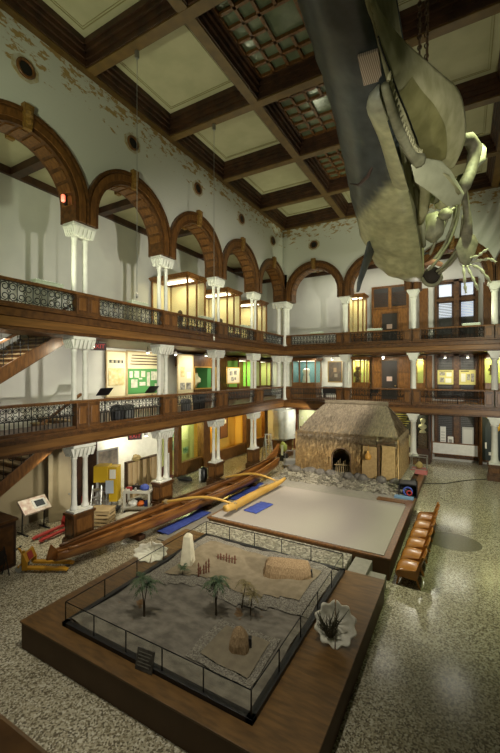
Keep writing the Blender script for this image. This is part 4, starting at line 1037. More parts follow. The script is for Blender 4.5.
# giant clam shells
def clam(lab, x, y, z, rz, R, asp, tilt, seed):
    random.seed(seed)
    t = thing('giant_clam_shell', lab, 'shell', (x, y, z), rz, 'giant clam shells')
    lo = 1e9; parts = []
    for side in (-1, 1):
        rows = []
        for i in range(10):
            r_ = i / 9; row = []
            for k in range(37):
                v = k / 36; a = side * (math.radians(2) + math.radians(176) * v) + PI / 2 * 0
                wav = math.cos(v * 5 * 2 * PI); rr = R * r_ * (1 - .07 * (1 - wav) * r_)
                u_, w_ = rr * math.sin(a), -rr * math.cos(a) * asp
                dep = R * (.10 * abs(math.sin(a)) * r_ + .34 * r_ ** 2.2) + .05 * R * wav * r_
                p = Vector((u_, -dep, w_)); p = Vector((p.x, p.y * math.cos(tilt) - p.z * math.sin(tilt) * -1, p.z * math.cos(tilt) + p.y * -math.sin(tilt)))
                row.append(p); lo = min(lo, p.z)
            rows.append(row)
        parts.append(rows)
    for rows in parts:
        MB().grid([[p - Vector((0, 0, lo - .012)) for p in r] for r in rows]).build('valve', shellm, t, True, solid=.02)
    return t
clam('giant white clam shell with dark dried coral, on the bare platform planks', -2.30, 7.60, PZ, .28, .43, .98, .62, 5)
clam('giant white clam shell lying behind the fence near the canoe', -7.98, 8.2, PZ, .6, .50, .55, .5, 6)
b = MB(); random.seed(9)
for k in range(26):
    a = random.uniform(0, 2 * PI); l = random.uniform(.35, .8); d = Vector((math.cos(a) * .42, math.sin(a) * .30, 1)).normalized()
    p0 = Vector((0, 0, 0)); p1 = d * l * .5 + Vector((random.uniform(-.05, .05), random.uniform(-.05, .05), 0)); p2 = d * l + Vector((random.uniform(-.08, .08), random.uniform(-.08, .08), 0))
    b.tube([p0, p1, p2], [.018, .012, .004], 5)
    for m in range(3): b.tube([p1, p1 + Vector((random.uniform(-.12, .12), random.uniform(-.12, .12), random.uniform(.04, .16)))], [.009, .003], 4)
o = b.build('dried_coral', M('dark_coral', (.05, .045, .025), .8, c2=(.13, .12, .07), scale=12)); o.location = (-2.36, 7.40, PZ + .02)
tag(o, 'dark branching dried coral standing in the clam shell on the planks', 'coral')

# ------------------------------------------------------------------ outrigger canoe
t = thing('outrigger_canoe', 'long brown dugout canoe with pale outrigger beside the grey stage', 'canoe', (-10.2, 13.6, 0))
def canoe_pt(u, v):
    """u 0..1 bow to stern, v -1..1 across the hull from gunwale to gunwale"""
    y = 6.95 + 13.5 * u; x = -10.72 + .95 * u + .10 * math.sin(PI * u)
    e = (math.sin(PI * min(1, max(0, u * .97 + .015)))) ** .55
    wd = .10 + .36 * e; keel = .16 + .30 * (1 - e) ** 1.3 + .30 * max(0, u - .8) * 2.2
    top = .66 - .02 * math.exp(-u * 9) + .62 * max(0, u - .66) ** 1.15 * 2.0
    a = v * PI / 2
    return (x + wd * math.sin(a) * (1.0 + .12 * math.cos(a)), y, top - (top - keel) * math.cos(a) ** .8 if abs(v) < 1 else top)
oo = (-10.2, 13.6, 0)
n = 44; rows = [[canoe_pt(i / n, -1 + 2 * k / 16) for k in range(17)] for i in range(n + 1)]
MB().grid(rows).build('hull', canoe_w, t, True, off=oo, solid=.05)
for s_ in (-1, 1):
    MB().tube([Vector(canoe_pt(i / n, s_)) + Vector((0, 0, .03)) for i in range(1, n)], .05, 6).build('gunwale', wood if s_ < 0 else canoe_w, t, True, off=oo)
p = Vector(canoe_pt(0, 0)); MB().prism([(p.x - .05, p.y - .25, .50), (p.x - .05, p.y + .5, .30), (p.x - .05, p.y + .9, .50), (p.x - .05, p.y + .1, .66), (p.x - .05, p.y - .1, .92)], (.10, 0, 0)).build('prow_piece', canoe_w, t, off=oo, bevel=.02)
p = Vector(canoe_pt(1, 0)); MB().prism([(p.x - .05, p.y - 1.4, 1.2), (p.x - .05, p.y - .1, 1.05), (p.x - .05, p.y + .35, 1.75), (p.x - .05, p.y + .2, 1.8), (p.x - .05, p.y - .5, 1.45)], (.10, 0, 0)).build('stern_piece', canoe_w, t, off=oo, bevel=.02)
for u in (.2, .3, .43, .55, .68, .8):
    a, c = canoe_pt(u, -.9), canoe_pt(u, .9); MB().box(a[0], c[0], a[1] - .12, a[1] + .12, a[2] - .12, a[2] - .08).build('thwart', wood_m, t, off=oo)
for (p0, p1, rise) in (((-10.75, 11.65, .76), (-7.65, 12.35, .95), .26), ((-10.6, 15.75, .80), (-7.55, 15.95, .95), .30)):
    p0, p1 = Vector(p0), Vector(p1); pts = []
    for i in range(15):
        u = i / 14; q = p0.lerp(p1, u); q.z += rise * math.sin(PI * u ** 1.3); pts.append(q)
    MB().tube(pts, [.05] * 3 + [.058] * 9 + [.05] * 3, 8).build('outrigger_boom', yel_w, t, True, off=oo)
    for u in (.06, .985):
        q = p0.lerp(p1, u); b = MB()
        for j in range(4): b.tube([(q.x - .06 + .04 * j, q.y + .085 * math.cos(a * PI / 4), q.z + .02 + .085 * math.sin(a * PI / 4)) for a in range(8)], .016, 5, close=True)
        b.build('lashing', rope, t, off=oo)
    MB().tube([(p1.x - .04, p1.y, p1.z + .1), (p1.x + .04, p1.y, .78)], .03, 6).build('peg', yel_w, t, off=oo)
pts = []; rr = []
for i in range(19):
    u = i / 18; pts.append((-7.72 + .26 * u - .16 * math.sin(PI * u), 11.75 + 4.75 * u, .86 + .14 * (2 * u - 1) ** 4)); rr.append(.07 + .10 * math.sin(PI * min(1, u * .9 + .12)) ** .6)
MB().tube(pts, rr, 10).build('outrigger_float', yel_w, t, True, off=oo)
for k, (x, y, z, l, rz, lab) in enumerate(((-9.75, 11.9, .05, 2.6, -.03, 'blue tarp strip on the mat beside the canoe, nearest the model fence'), (-9.45, 16.6, .05, 3.1, -.05, 'blue tarp strip on the mat beside the canoe, nearest the stern'), (-7.1, 13.2, .68, 1.25, -.1, 'small blue tarp folded on the grey stage under the outrigger float'))):
    b = MB()
    rows = [[(xx, yy, .012 + .02 * random.random()) for yy in [(-l / 2 + l * j / 14) for j in range(15)]] for xx in [-.30 + .6 * i / 6 for i in range(7)]]
    o = b.grid(rows).build('blue_tarp', blue, None, True, solid=.012); o.location = (x, y, z + .008); o.rotation_euler = (0, 0, rz); tag(o, lab, 'tarp', 'blue tarps')
for k, (u, lab) in enumerate(((.22, 'nearest the bow'), (.5, 'under the middle'), (.78, 'nearest the stern'))):
    q = canoe_pt(u, 0); o = MB().box(-.35, .35, -.15, .15, 0, q[2] - .03).build('canoe_support', wood_d, None, bevel=.01); o.location = (q[0], q[1], 0)
    tag(o, 'dark wooden support block under the canoe, ' + lab, 'support', 'canoe supports')

# ------------------------------------------------------------------ thatched house on its stone terrace
random.seed(31)
b = MB()
rows = []
for i in range(15):
    r = []
    for k in range(45):
        x = -8.75 + 6.4 * k / 44; u = i / 14; y = 18.25 + 1.75 * u
        r.append((x, y + .1 * math.sin(x * 3) * (1 - u), .36 + .30 * min(1, u * 1.6) + random.uniform(0, .05) - (.28 if i == 0 else 0)))
    rows.append(r)
for r in [[(-8.75 + 6.4 * k / 44, y, .62 + random.uniform(0, .04)) for k in range(45)] for y in (22, 24.2)]: rows.append(r)
tag(b.grid(rows).build('stone_terrace', pebble), 'sloping terrace of pale rubble stones under the thatched house', 'stones', kind='stuff')
b = MB()
for k in range(420):
    x = random.uniform(-8.7, -2.5); y = random.uniform(18.3, 19.7); s_ = random.uniform(.05, .12); u = (y - 18.25) / 1.75
    b.blob((x, y, .38 + .30 * min(1, u * 1.6) + .03), s_, s_ * .8, s_ * .6, 7, 4, .25)
tag(b.build('rubble', speckle('rubble_stone', [(.19, .17, .125), (.27, .245, .185), (.15, .135, .10), (.32, .295, .225)], 3, .85)), 'loose pale rubble strewn over the terrace before the house', 'rubble', kind='stuff')
bl = ['by the left house corner, farthest from the doorway', 'second from the left house corner', 'third from the left house corner', 'just left of the dark doorway', 'just right of the dark doorway', 'second right of the dark doorway', 'below the hanging gourd', 'by the dark door pole', 'at the right house corner']
for k, (x, s_) in enumerate(((-8.2, .42), (-7.3, .46), (-6.7, .28), (-6.15, .30), (-5.2, .30), (-4.7, .24), (-4.45, .34), (-3.6, .28), (-2.9, .26))):
    o = MB().blob((0, 0, .16), s_, .26, .20, 12, 7, .10).build('boulder', stonem, None, True); o.location = (x, 19.40 + .08 * (k % 2), .58); o.rotation_euler = (0, 0, k * .3)
    tag(o, 'smooth grey boulder at the thatch wall, ' + bl[k], 'boulder', 'boulders along the thatch wall')

t = thing('thatched_house', 'large grass-thatched house with hipped roof and dark doorway on rubble stones', 'house', (-5.6, 21.8, .6))
HX0, HX1, HY0, HY1, HZ0, HE = -8.3, -2.85, 19.9, 23.6, .6, 2.72
RXa, RXb, RY, RZ_ = -7.05, -3.75, 21.7, 4.30
ho = (-5.6, 21.8, .6)
DX0, DX1, DZ = -6.2, -5.2, 2.0
def inside_door(x, z):
    if not (DX0 < x < DX1): return False
    c = (DX0 + DX1) / 2; return z < 1.55 or (x - c) ** 2 + (z - 1.55) ** 2 < .5 ** 2
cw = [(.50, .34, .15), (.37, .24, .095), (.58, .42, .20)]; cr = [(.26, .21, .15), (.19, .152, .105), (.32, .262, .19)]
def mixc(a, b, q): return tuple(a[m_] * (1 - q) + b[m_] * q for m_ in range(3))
wall_mb = MB(); wc = []
nx, nz = 60, 22
def front(x, z):  # slight batter and bulge
    u = (z - HZ0) / (HE - HZ0); return HY0 + .12 * u - .05 * math.sin(PI * u)
grid = {}
for i in range(nx + 1):
    for j in range(nz + 1):
        x = HX0 + (HX1 - HX0) * i / nx; z = HZ0 + (HE - HZ0) * j / nz
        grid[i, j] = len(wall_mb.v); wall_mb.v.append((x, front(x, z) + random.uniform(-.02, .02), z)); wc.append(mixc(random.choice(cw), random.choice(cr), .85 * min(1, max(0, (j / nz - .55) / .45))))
for i in range(nx):
    for j in range(nz):
        x = HX0 + (HX1 - HX0) * (i + .5) / nx; z = HZ0 + (HE - HZ0) * (j + .5) / nz
        if not inside_door(x, z): wall_mb.f.append((grid[i, j], grid[i + 1, j], grid[i + 1, j + 1], grid[i, j + 1]))
for (pa, pb) in (((HX1, HY0), (HX1, HY1)), ((HX1, HY1), (HX0, HY1)), ((HX0, HY1), (HX0, HY0))):
    k0 = len(wall_mb.v)
    rows = [[(pa[0] + (pb[0] - pa[0]) * i / 20, pa[1] + (pb[1] - pa[1]) * i / 20, HZ0 + (HE - HZ0) * j / 4) for i in range(21)] for j in range(5)]
    wall_mb.grid(rows); wc += [random.choice(cw) for _ in range(len(wall_mb.v) - k0)]
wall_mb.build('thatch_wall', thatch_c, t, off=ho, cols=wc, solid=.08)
rf = MB(); rc = []
E_ = -.01
cor = [Vector((HX0 - E_, HY0 - E_ + .1, HE - .08)), Vector((HX1 + E_, HY0 - E_ + .1, HE - .08)), Vector((HX1 + E_, HY1 + E_, HE - .08)), Vector((HX0 - E_, HY1 + E_, HE - .08))]
ra, rb_ = Vector((RXa, RY, RZ_)), Vector((RXb, RY, RZ_))
for q in ((cor[0], cor[1], rb_, ra), (cor[1], cor[2], rb_, rb_), (cor[2], cor[3], ra, rb_), (cor[3], cor[0], ra, ra)):
    k0 = len(rf.v); rows = []
    for j in range(13):
        v = j / 12; row = []
        for i in range(41):
            u = i / 40; p = q[0].lerp(q[1], u).lerp(q[3].lerp(q[2], u), v); p.z += .14 * math.sin(PI * v) + random.uniform(-.02, .02); row.append(p)
        rows.append(row)
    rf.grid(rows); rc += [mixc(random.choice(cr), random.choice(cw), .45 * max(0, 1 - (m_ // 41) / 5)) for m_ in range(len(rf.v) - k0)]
rf.tube([ra - Vector((.1, 0, -.02)), ra.lerp(rb_, .5) + Vector((0, 0, .05)), rb_ + Vector((.1, 0, .02))], [.12, .13, .12], 8); rc += [cr[1]] * (len(rf.v) - len(rc))
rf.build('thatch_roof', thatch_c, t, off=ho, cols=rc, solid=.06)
bl_ = MB(); bc = []
def blade(p, d, l, w, c):
    s_ = d.cross(Vector((0, .3, 1) if abs(d.z) < .9 else (1, 0, 0))).normalized() * w
    bl_.v.extend([tuple(p - s_), tuple(p + s_), tuple(p + d * l)]); k = len(bl_.v); bl_.f.append((k - 3, k - 2, k - 1)); bc.extend([c] * 3)
for k in range(4200):
    x = random.uniform(HX0, HX1); z = random.uniform(HZ0 + .25, HE)
    if inside_door(x, z - .12) or inside_door(x, z): continue
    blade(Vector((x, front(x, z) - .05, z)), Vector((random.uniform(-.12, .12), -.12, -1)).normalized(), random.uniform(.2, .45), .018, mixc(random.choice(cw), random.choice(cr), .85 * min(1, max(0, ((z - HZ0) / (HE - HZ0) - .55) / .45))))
for k in range(1600):
    y = random.uniform(HY0, HY1); z = random.uniform(HZ0 + .25, HE)
    blade(Vector((HX1 + .05, y, z)), Vector((.14, random.uniform(-.12, .12), -1)).normalized(), random.uniform(.2, .45), .018, random.choice(cw))
for (a, c, d2, e2, out) in ((cor[0], cor[1], rb_, ra, Vector((0, -1, 0))), (cor[1], cor[2], rb_, rb_, Vector((1, 0, 0))), (cor[3], cor[0], ra, ra, Vector((-1, 0, 0)))):
    dn = ((a + c) / 2 - (d2 + e2) / 2).normalized()
    for k in range(3000 if out.y else 1500):
        u, v = random.random(), random.random() ** 1.25
        p = a.lerp(c, u).lerp(e2.lerp(d2, u), v); p.z += .14 * math.sin(PI * v) + .05
        d = (dn + Vector((random.uniform(-.12, .12), random.uniform(-.12, .12), .05)) + out * .05).normalized()
        blade(p, d, random.uniform(.2, .42), .018, random.choice(cr))
for k in range(1500):
    x = random.uniform(HX0 - .03, HX1 + .03); u = random.random(); w_ = random.choice(cr); v_ = random.choice(cw); q_ = random.random()
    blade(Vector((x, HY0 + .02 + .10 * u, HE + .12 * u)), Vector((random.uniform(-.1, .1), -.16, -1)).normalized(), random.uniform(.25, .6), .014, tuple(w_[m_] * q_ + v_[m_] * (1 - q_) for m_ in range(3)))
for k in range(700):
    y = random.uniform(HY0, HY1); u = random.random(); w_ = random.choice(cr); v_ = random.choice(cw); q_ = random.random()
    blade(Vector((HX1 + .06 - .05 * u, y, HE + .12 * u)), Vector((.18, random.uniform(-.1, .1), -1)).normalized(), random.uniform(.25, .6), .014, tuple(w_[m_] * q_ + v_[m_] * (1 - q_) for m_ in range(3)))
bl_.build('thatch_fringe', thatch_c, t, off=ho, cols=bc)['kind'] = 'stuff'
b = MB(); c0 = (DX0 + DX1) / 2
b.tube([(DX0, HY0 - .04, HZ0), (DX0, HY0 - .04, 1.55)] + [(c0 - .5 * math.cos(a * PI / 8), HY0 - .02, 1.55 + .5 * math.sin(a * PI / 8)) for a in range(9)] + [(DX1, HY0 - .04, HZ0)], .045, 6)
b.build('doorway_frame', dk, t, True, off=ho)
b = MB()
for k in range(9): b.tube([(DX0 + .08 + .105 * k, HY0 + .35, HZ0), (DX0 + .12 + .1 * k, HY0 + .4, HZ0 + .55 + .12 * (k % 3))], .02, 5)
b.tube([(DX0, HY0 + .33, HZ0 + .45), (DX1, HY0 + .33, HZ0 + .5)], .025, 5); b.build('doorway_sticks', rope, t, off=ho)
MB().tube([(-3.72, HY0 - .25, HZ0), (-3.75, HY0 - .22, 2.5)], .05, 7).build('door_pole', dk, t, off=ho)
MB().tube([(-4.9, HY0 - .22, 2.42), (-4.1, HY0 - .26, 2.34), (-2.95, HY0 - .20, 2.66)], .035, 6).build('lintel_pole', dk, t, off=ho)
b = MB()
for k in range(14): b.tube([(-4.55 + .055 * k, HY0 - .16 + .01 * (k % 2), HZ0 + .1), (-4.5 + .05 * k, HY0 - .17, 2.3)], .04, 5)
b.build('grass_bundle', M('straw', (.46, .32, .14), .9, c2=(.36, .24, .10), scale=8), t, off=ho)
b = MB()
for k in range(12): b.tube([(-3.6 + .055 * k, HY0 - .16 + .01 * (k % 2), HZ0 + .1), (-3.55 + .05 * k, HY0 - .15, 2.4)], .04, 5)
b.build('grass_bundle', bpy.data.materials['straw'], t, off=ho)
o = MB().lathe([(.03, 0), (.13, .04), (.17, .14), (.15, .25), (.08, .33), (.05, .40), (.06, .46)], 0, 0, 14).tube([(0, 0, .4), (.02, .0, .75)], .012, 4).build('gourd', M('orange_gourd', (.55, .28, .05), .45), None, True); o.location = (-4.22, HY0 - .42, 1.66)
tag(o, 'orange gourd hanging from the pole by the house door', 'gourd')
# things on the edge by the house
t = thing('glass_model_case', 'small glass case with a rosy base at the far end of the house stage', 'display case', (-2.2, 23.2, .42))
MB().box(-.42, .42, -.35, .35, 0, .26).build('base', M('rosy_base', (.42, .13, .12), .6), t, bevel=.01); frame_box(-.42, .42, -.35, .35, .26, .98, .035).build('frame', steel, t)
for q in ((-.41, .41, -.35, -.34), (-.41, .41, .34, .35), (-.42, -.41, -.34, .34), (.41, .42, -.34, .34)): MB().box(*q, .28, .96).build('glass_pane', gls, t)
MB().blob((0, 0, .45), .2, .2, .2, 9, 6, .2).build('basket', M('basket_tan', (.42, .30, .12), .8), t)
t = thing('equipment_box', 'dark open box with blue and red coils on the stage corner by the house', 'box', (-2.25, 18.7, .42), .1)
MB().box(-.4, .4, -.35, .35, 0, .05).box(-.4, -.35, -.35, .35, 0, .6).box(.35, .4, -.35, .35, 0, .6).box(-.4, .4, .3, .35, 0, .6).box(-.4, .4, -.35, .35, .55, .6).build('shell', black, t)
MB().tube([(.18 * math.cos(a * PI / 8), -.3, .26 + .18 * math.sin(a * PI / 8)) for a in range(16)], .04, 6, close=True).build('blue_coil', blue, t, True)
MB().tube([(.06 + .1 * math.cos(a * PI / 8), -.34, .2 + .1 * math.sin(a * PI / 8)) for a in range(16)], .035, 6, close=True).build('red_coil', redp, t, True)
tag(MB().box(-2.75, -1.95, 18.0, 18.28, .42, .5).build('blue_strip', M('pale_blue', (.16, .28, .42), .6)), 'pale blue strip lying before the dark equipment box', 'strip')
o = MB().box(-.4, .3, -.5, .5, 0, .12).build('dark_crate', black, None, bevel=.02); o.location = (-2.45, 20.8, .42); tag(o, 'flat dark crate on the stage edge behind the equipment box', 'crate')

# ------------------------------------------------------------------ old theatre chairs
def make_chair():
    t = thing('theatre_chair', 'c', 'chair')
    cw_ = bpy.data.materials.get('chair_varnish') or M('chair_varnish', (.30, .115, .018), .24, c2=(.42, .175, .03), scale=3, stretch=(1, 5, 1))
    w = .41
    rows = [[(-.36 + .60 * i / 10, -w + .02 + (2 * w - .04) * k / 12, .47 - .075 * ((k - 6) / 6) ** 2 + .02 * math.sin(PI * i / 10) - .10 * max(0, (2 - i) / 2) ** 2) for k in range(13)] for i in range(11)]
    MB().grid(rows).build('seat', cw_, t, True, solid=.03)
    rows = [[(.22 + .17 * j / 6 + .05 * (1 - ((k - 4) / 4) ** 2), -w + .03 + (2 * w - .06) * k / 8, .46 + .42 * j / 6 + (.05 * (1 - ((k - 4) / 4) ** 2) if j == 6 else 0)) for k in range(9)] for j in range(7)]
    MB().grid(rows).build('backrest', cw_, t, True, solid=.025)
    for s_ in (-1, 1):
        MB().prism([(-.32, s_ * w - .015, .24), (.22, s_ * w - .015, .22), (.28, s_ * w - .015, .46), (.39, s_ * w - .015, .92), (.34, s_ * w - .015, .93), (.19, s_ * w - .015, .50), (-.30, s_ * w - .015, .42), (-.36, s_ * w - .015, .36)], (0, .03, 0)).build('side_frame', cw_, t, bevel=.008)
        for x0, x1 in ((-.26, -.32), (.20, .30)):
            MB().tube([(x0, s_ * w, .28), (x1, s_ * w, 0)], [.028, .02], 6).build('leg', cw_, t)
    MB().box(-.31, -.28, -w, w, .24, .36).build('front_rail', cw_, t)
    return t
c0_ = make_chair()
for k in range(6):
    lab = 'varnished wooden theatre chair beside the grey stage, ' + ['nearest the camera at the stage corner', 'second from the near end', 'third from the near end', 'fourth from the near end', 'second from the far end', 'last at the far end near the house'][k]
    y = 11.85 + .88 * k
    if k == 0: c0_.location = (-1.36, y, 0); tag(c0_, lab, 'chair', 'row of theatre chairs')
    else: copy_tree(c0_, (-1.36 + .02 * k, y, 0), 0, lab)
o = MB().lathe([(.85, .001), (.85, .004), (.1, .004)], 0, 0, 28).build('floor_stain', M('damp_stain', (.11, .10, .055), .25, c2=(.16, .145, .085), scale=16)); o.location = (-.38, 15.35, 0); o.scale = (1.1, .9, 1); tag(o, 'dark oval stain on the terrazzo beside the chairs', 'stain')
tag(MB().tube([(-1.95, 22.6, .012), (-.9, 23.2, .012), (.2, 24.6, .012), (1.5, 25.6, .012), (3.2, 26.8, .012)], .025, 5).build('floor_cable', black), 'black cable running over the terrazzo before the end wall', 'cable')

# ------------------------------------------------------------------ working clutter in the side aisle
def pallet_jack(lab, loc, rz, mat, hl):
    t = thing('pallet_jack', lab, 'pallet jack', loc, rz)   # forks along +y
    for s_ in (-1, 1):
        MB().prism([(s_ * .2 - .075, 0, .10), (s_ * .2 - .075, 0, .17), (s_ * .2 - .075, 1.12, .15), (s_ * .2 - .075, 1.25, .10), (s_ * .2 - .075, 1.25, .07), (s_ * .2 - .075, 1.1, .08)], (.15, 0, 0)).build('fork', mat, t, bevel=.008)
        MB().tube([(s_ * .2 - .05, 1.05, .04), (s_ * .2 + .05, 1.05, .04)], .04, 10).build('fork_roller', grey, t)
        MB().tube([(s_ * .20 - .035, -.22, .10), (s_ * .20 + .035, -.22, .10)], .10, 16).build('wheel', grey, t)
        MB().prism([(s_ * .25 - .02, .06, .08), (s_ * .25 - .02, .06, .30), (s_ * .25 - .02, -.06, .58), (s_ * .25 - .02, -.12, .58), (s_ * .25 - .02, -.10, .08)], (.04, 0, 0)).build('side_plate', mat, t, bevel=.006)
    MB().prism([(-.25, .04, .30), (-.25, -.06, .58), (-.25, -.09, .57), (-.25, .01, .29)], (.5, 0, 0)).build('front_plate', mat, t)
    MB().lathe([(.07, .12), (.07, .42), (.04, .44), (.04, .56)], 0, -.20, 12).build('pump_body', mat, t)
    MB().box(-.24, .24, -.25, -.19, .14, .20).build('axle_beam', mat, t)
    MB().tube([(0, -.2, .4), (0, -.32, .6), (0, -.36 - .1 * hl, .55 + .5 * hl)], .03, 8).build('handle_shaft', mat, t)
    MB().tube([(-.16, -.36 - .1 * hl, .55 + .62 * hl), (-.16, -.36 - .1 * hl, .55 + .5 * hl), (.16, -.36 - .1 * hl, .55 + .5 * hl), (.16, -.36 - .1 * hl, .55 + .62 * hl), (-.16, -.36 - .1 * hl, .55 + .62 * hl)], .018, 6).build('handle_loop', black, t)
    return t
t = pallet_jack('amber yellow pallet jack with its forks under the canoe bow', (-11.62, 6.75, 0), -1.05, yel_j, .15)
MB().prism([(-.12, .043, .33), (-.12, -.037, .54), (-.12, -.032, .545), (-.12, .048, .335)], (.24, 0, 0)).build('red_sticker', redp, t)
pallet_jack('red pallet jack standing behind the nearest column pedestal', (-13.3, 9.15, 0), PI + .05, redp, .2)
# tilted display desk
t = thing('display_desk', 'tilted information desk with a screen on black legs in the side aisle', 'display desk', (-14.25, 8.45, 0), PI / 2)
MB().obox((0, 0, 1.0), (.52, 0, 0), (0, .24, .21), (0, -.03, .035)).build('desk_top', M('desk_print', (.48, .32, .26), .4, c2=(.74, .70, .62), scale=5), t, bevel=.01)
MB().obox((.17, -.035, 1.04), (.25, 0, 0), (0, .15, .131), (0, -.006, .007)).build('screen_bezel', M('silver_bezel', (.60, .60, .58), .35), t)
MB().obox((.17, -.043, 1.05), (.17, 0, 0), (0, .10, .0875), (0, -.006, .007)).build('screen', M('dark_screen', (.06, .065, .07), .15), t)
for x in (-.42, .42):
    MB().tube([(x, .05, .95), (x, .1, .05)], .025, 6).build('leg', black, t); MB().tube([(x, -.28, .03), (x, .38, .03)], .03, 6).build('foot', black, t)
t = thing('wooden_cabinet', 'dark wooden cabinet at the edge of the side aisle', 'cabinet', (-12.75, 6.2, 0))
MB().box(-.5, .55, -.75, .45, 0, 1.42).build('body', wood_d, t, bevel=.015); MB().box(-.54, .6, -.8, .5, 1.42, 1.50).build('top', wood, t, bevel=.012)
for y in (-.15,): MB().box(.55, .57, -.65, y - .02, .12, 1.32).build('door', wood, t, bevel=.008); MB().box(.55, .57, y + .02, .36, .12, 1.32).build('door', wood, t, bevel=.008)
t = thing('folded_chair', 'black folded chair leaning before the dark wooden cabinet', 'chair', (-11.85, 5.95, 0), .3)
MB().box(-.04, .0, -.22, .22, .35, .75).build('seat', black, t)
for s_ in (-.24, .24): MB().tube([(.15, s_, 0), (-.05, s_, .85)], .018, 6).build('leg', black, t); MB().tube([(-.12, s_, 0), (.05, s_, .6)], .018, 6).build('leg', black, t)
# tall open door leaf by the recess
t = thing('door_leaf', 'tall pale open door leaf standing under the stair', 'door leaf', (-14.35, 9.55, 0), 1.15)
MB().box(-.42, .42, -.03, .03, .02, 3.0).build('leaf', M('beige_leaf', (.28, .23, .14), .6, c2=(.34, .28, .175), scale=1.5), t); MB().box(.42, .50, -.04, .04, 0, 3.02).build('edge', wood_l, t); MB().blob((.34, -.06, 1.05), .04, .04, .04).build('knob', steel, t, True)
o = MB().lathe([(.13, 0), (.15, .1), (.13, .45), (.05, .52), (.05, .6), (.02, .62)], 0, 0, 12).build('extinguisher', redp, None, True); o.location = (-14.2, 10.6, .3); tag(o, 'red fire extinguisher beside the tall door leaf', 'extinguisher')
tag(MB().box(-14.5, -13.9, 10.2, 10.9, 0, .3).build('low_box', wood_m), 'low brown box beneath the red extinguisher', 'box')
# yellow machine with papers
t = thing('yellow_lift', 'yellow machine cabinet raised on a grey frame with papers on it', 'lift', (-13.65, 11.35, 0), .55)
MB().box(-.52, .10, -.3, .3, 1.30, 2.0).build('cabinet', yel, t, bevel=.015); MB().box(.12, .48, -.25, .3, .45, 1.95).build('mast', yel, t, bevel=.012)
MB().box(.16, .42, -.27, -.25, 1.45, 1.85).build('paper_sheet', paper, t); MB().box(.02, .36, -.36, -.33, .85, 1.4).build('clipboard', M('pale_blue_sheet', (.40, .45, .52), .6), t)
for x in (-.45, .0):
    for y in (-.25, .25): MB().tube([(x, y, 0), (x + .04, y * .9, 1.3)], .025, 6).build('leg', steel, t)
MB().box(-.5, .15, -.32, .32, .5, .56).box(-.5, .15, -.32, .32, .9, .94).build('tread', steel, t); MB().box(-.5, .5, -.3, .3, .06, .12).build('base', black, t)
t = thing('grey_stepladder', 'grey stepladder leaning beside the yellow machine', 'ladder', (-13.35, 10.55, 0), .6)
for s_ in (-.22, .22): MB().tube([(s_, -.3, 0), (s_ * .8, 0, 1.35)], .025, 6).build('rail', steel, t); MB().tube([(s_, .35, 0), (s_ * .8, .02, 1.35)], .022, 6).build('rail', steel, t)
for k in range(4): MB().box(-.2, .2, -.3 + .07 * k, -.14 + .07 * k, .25 + .3 * k, .28 + .3 * k).build('step', steel, t)
board('framed_board', 'large grey framed board leaning on the dark recess behind the yellow machine', 'board', 'x', -14.2, 11.25, 12.3, .05, 2.5, M('frame_print', (.14, .13, .11), .6, c2=(.34, .28, .22), scale=3), None, grey)
t = thing('corrugated_crate', 'tall tan board crate wall with ribs behind the tool cart', 'crate', (-13.75, 13.55, 0), PI / 2)
MB().box(-1.0, 1.05, .06, .12, .1, 1.78).build('sheet', tan, t)
for k in range(7): MB().box(-1.0 + .32 * k, -.84 + .32 * k, .0, .06, .1, 1.78).build('rib', M('rib_tan', (.50, .37, .21), .7) if k == 0 else bpy.data.materials['rib_tan'], t)
MB().box(-1.06, -1.0, -.06, .14, 0, 1.84).box(1.05, 1.1, -.06, .14, 0, 1.84).box(-1.06, 1.1, 0, .14, 1.78, 1.86).build('frame', dk, t)
tag(MB().blob((-14.05, 13.0, 1.95), .2, .25, .16, 10, 6, .2).build('sack_bundle', M('straw_bundle', (.40, .30, .12), .8)), 'tan bundle resting on top of the board crate', 'bundle')
bpy.data.objects['sack_bundle'].location = (.3, .1, 0)
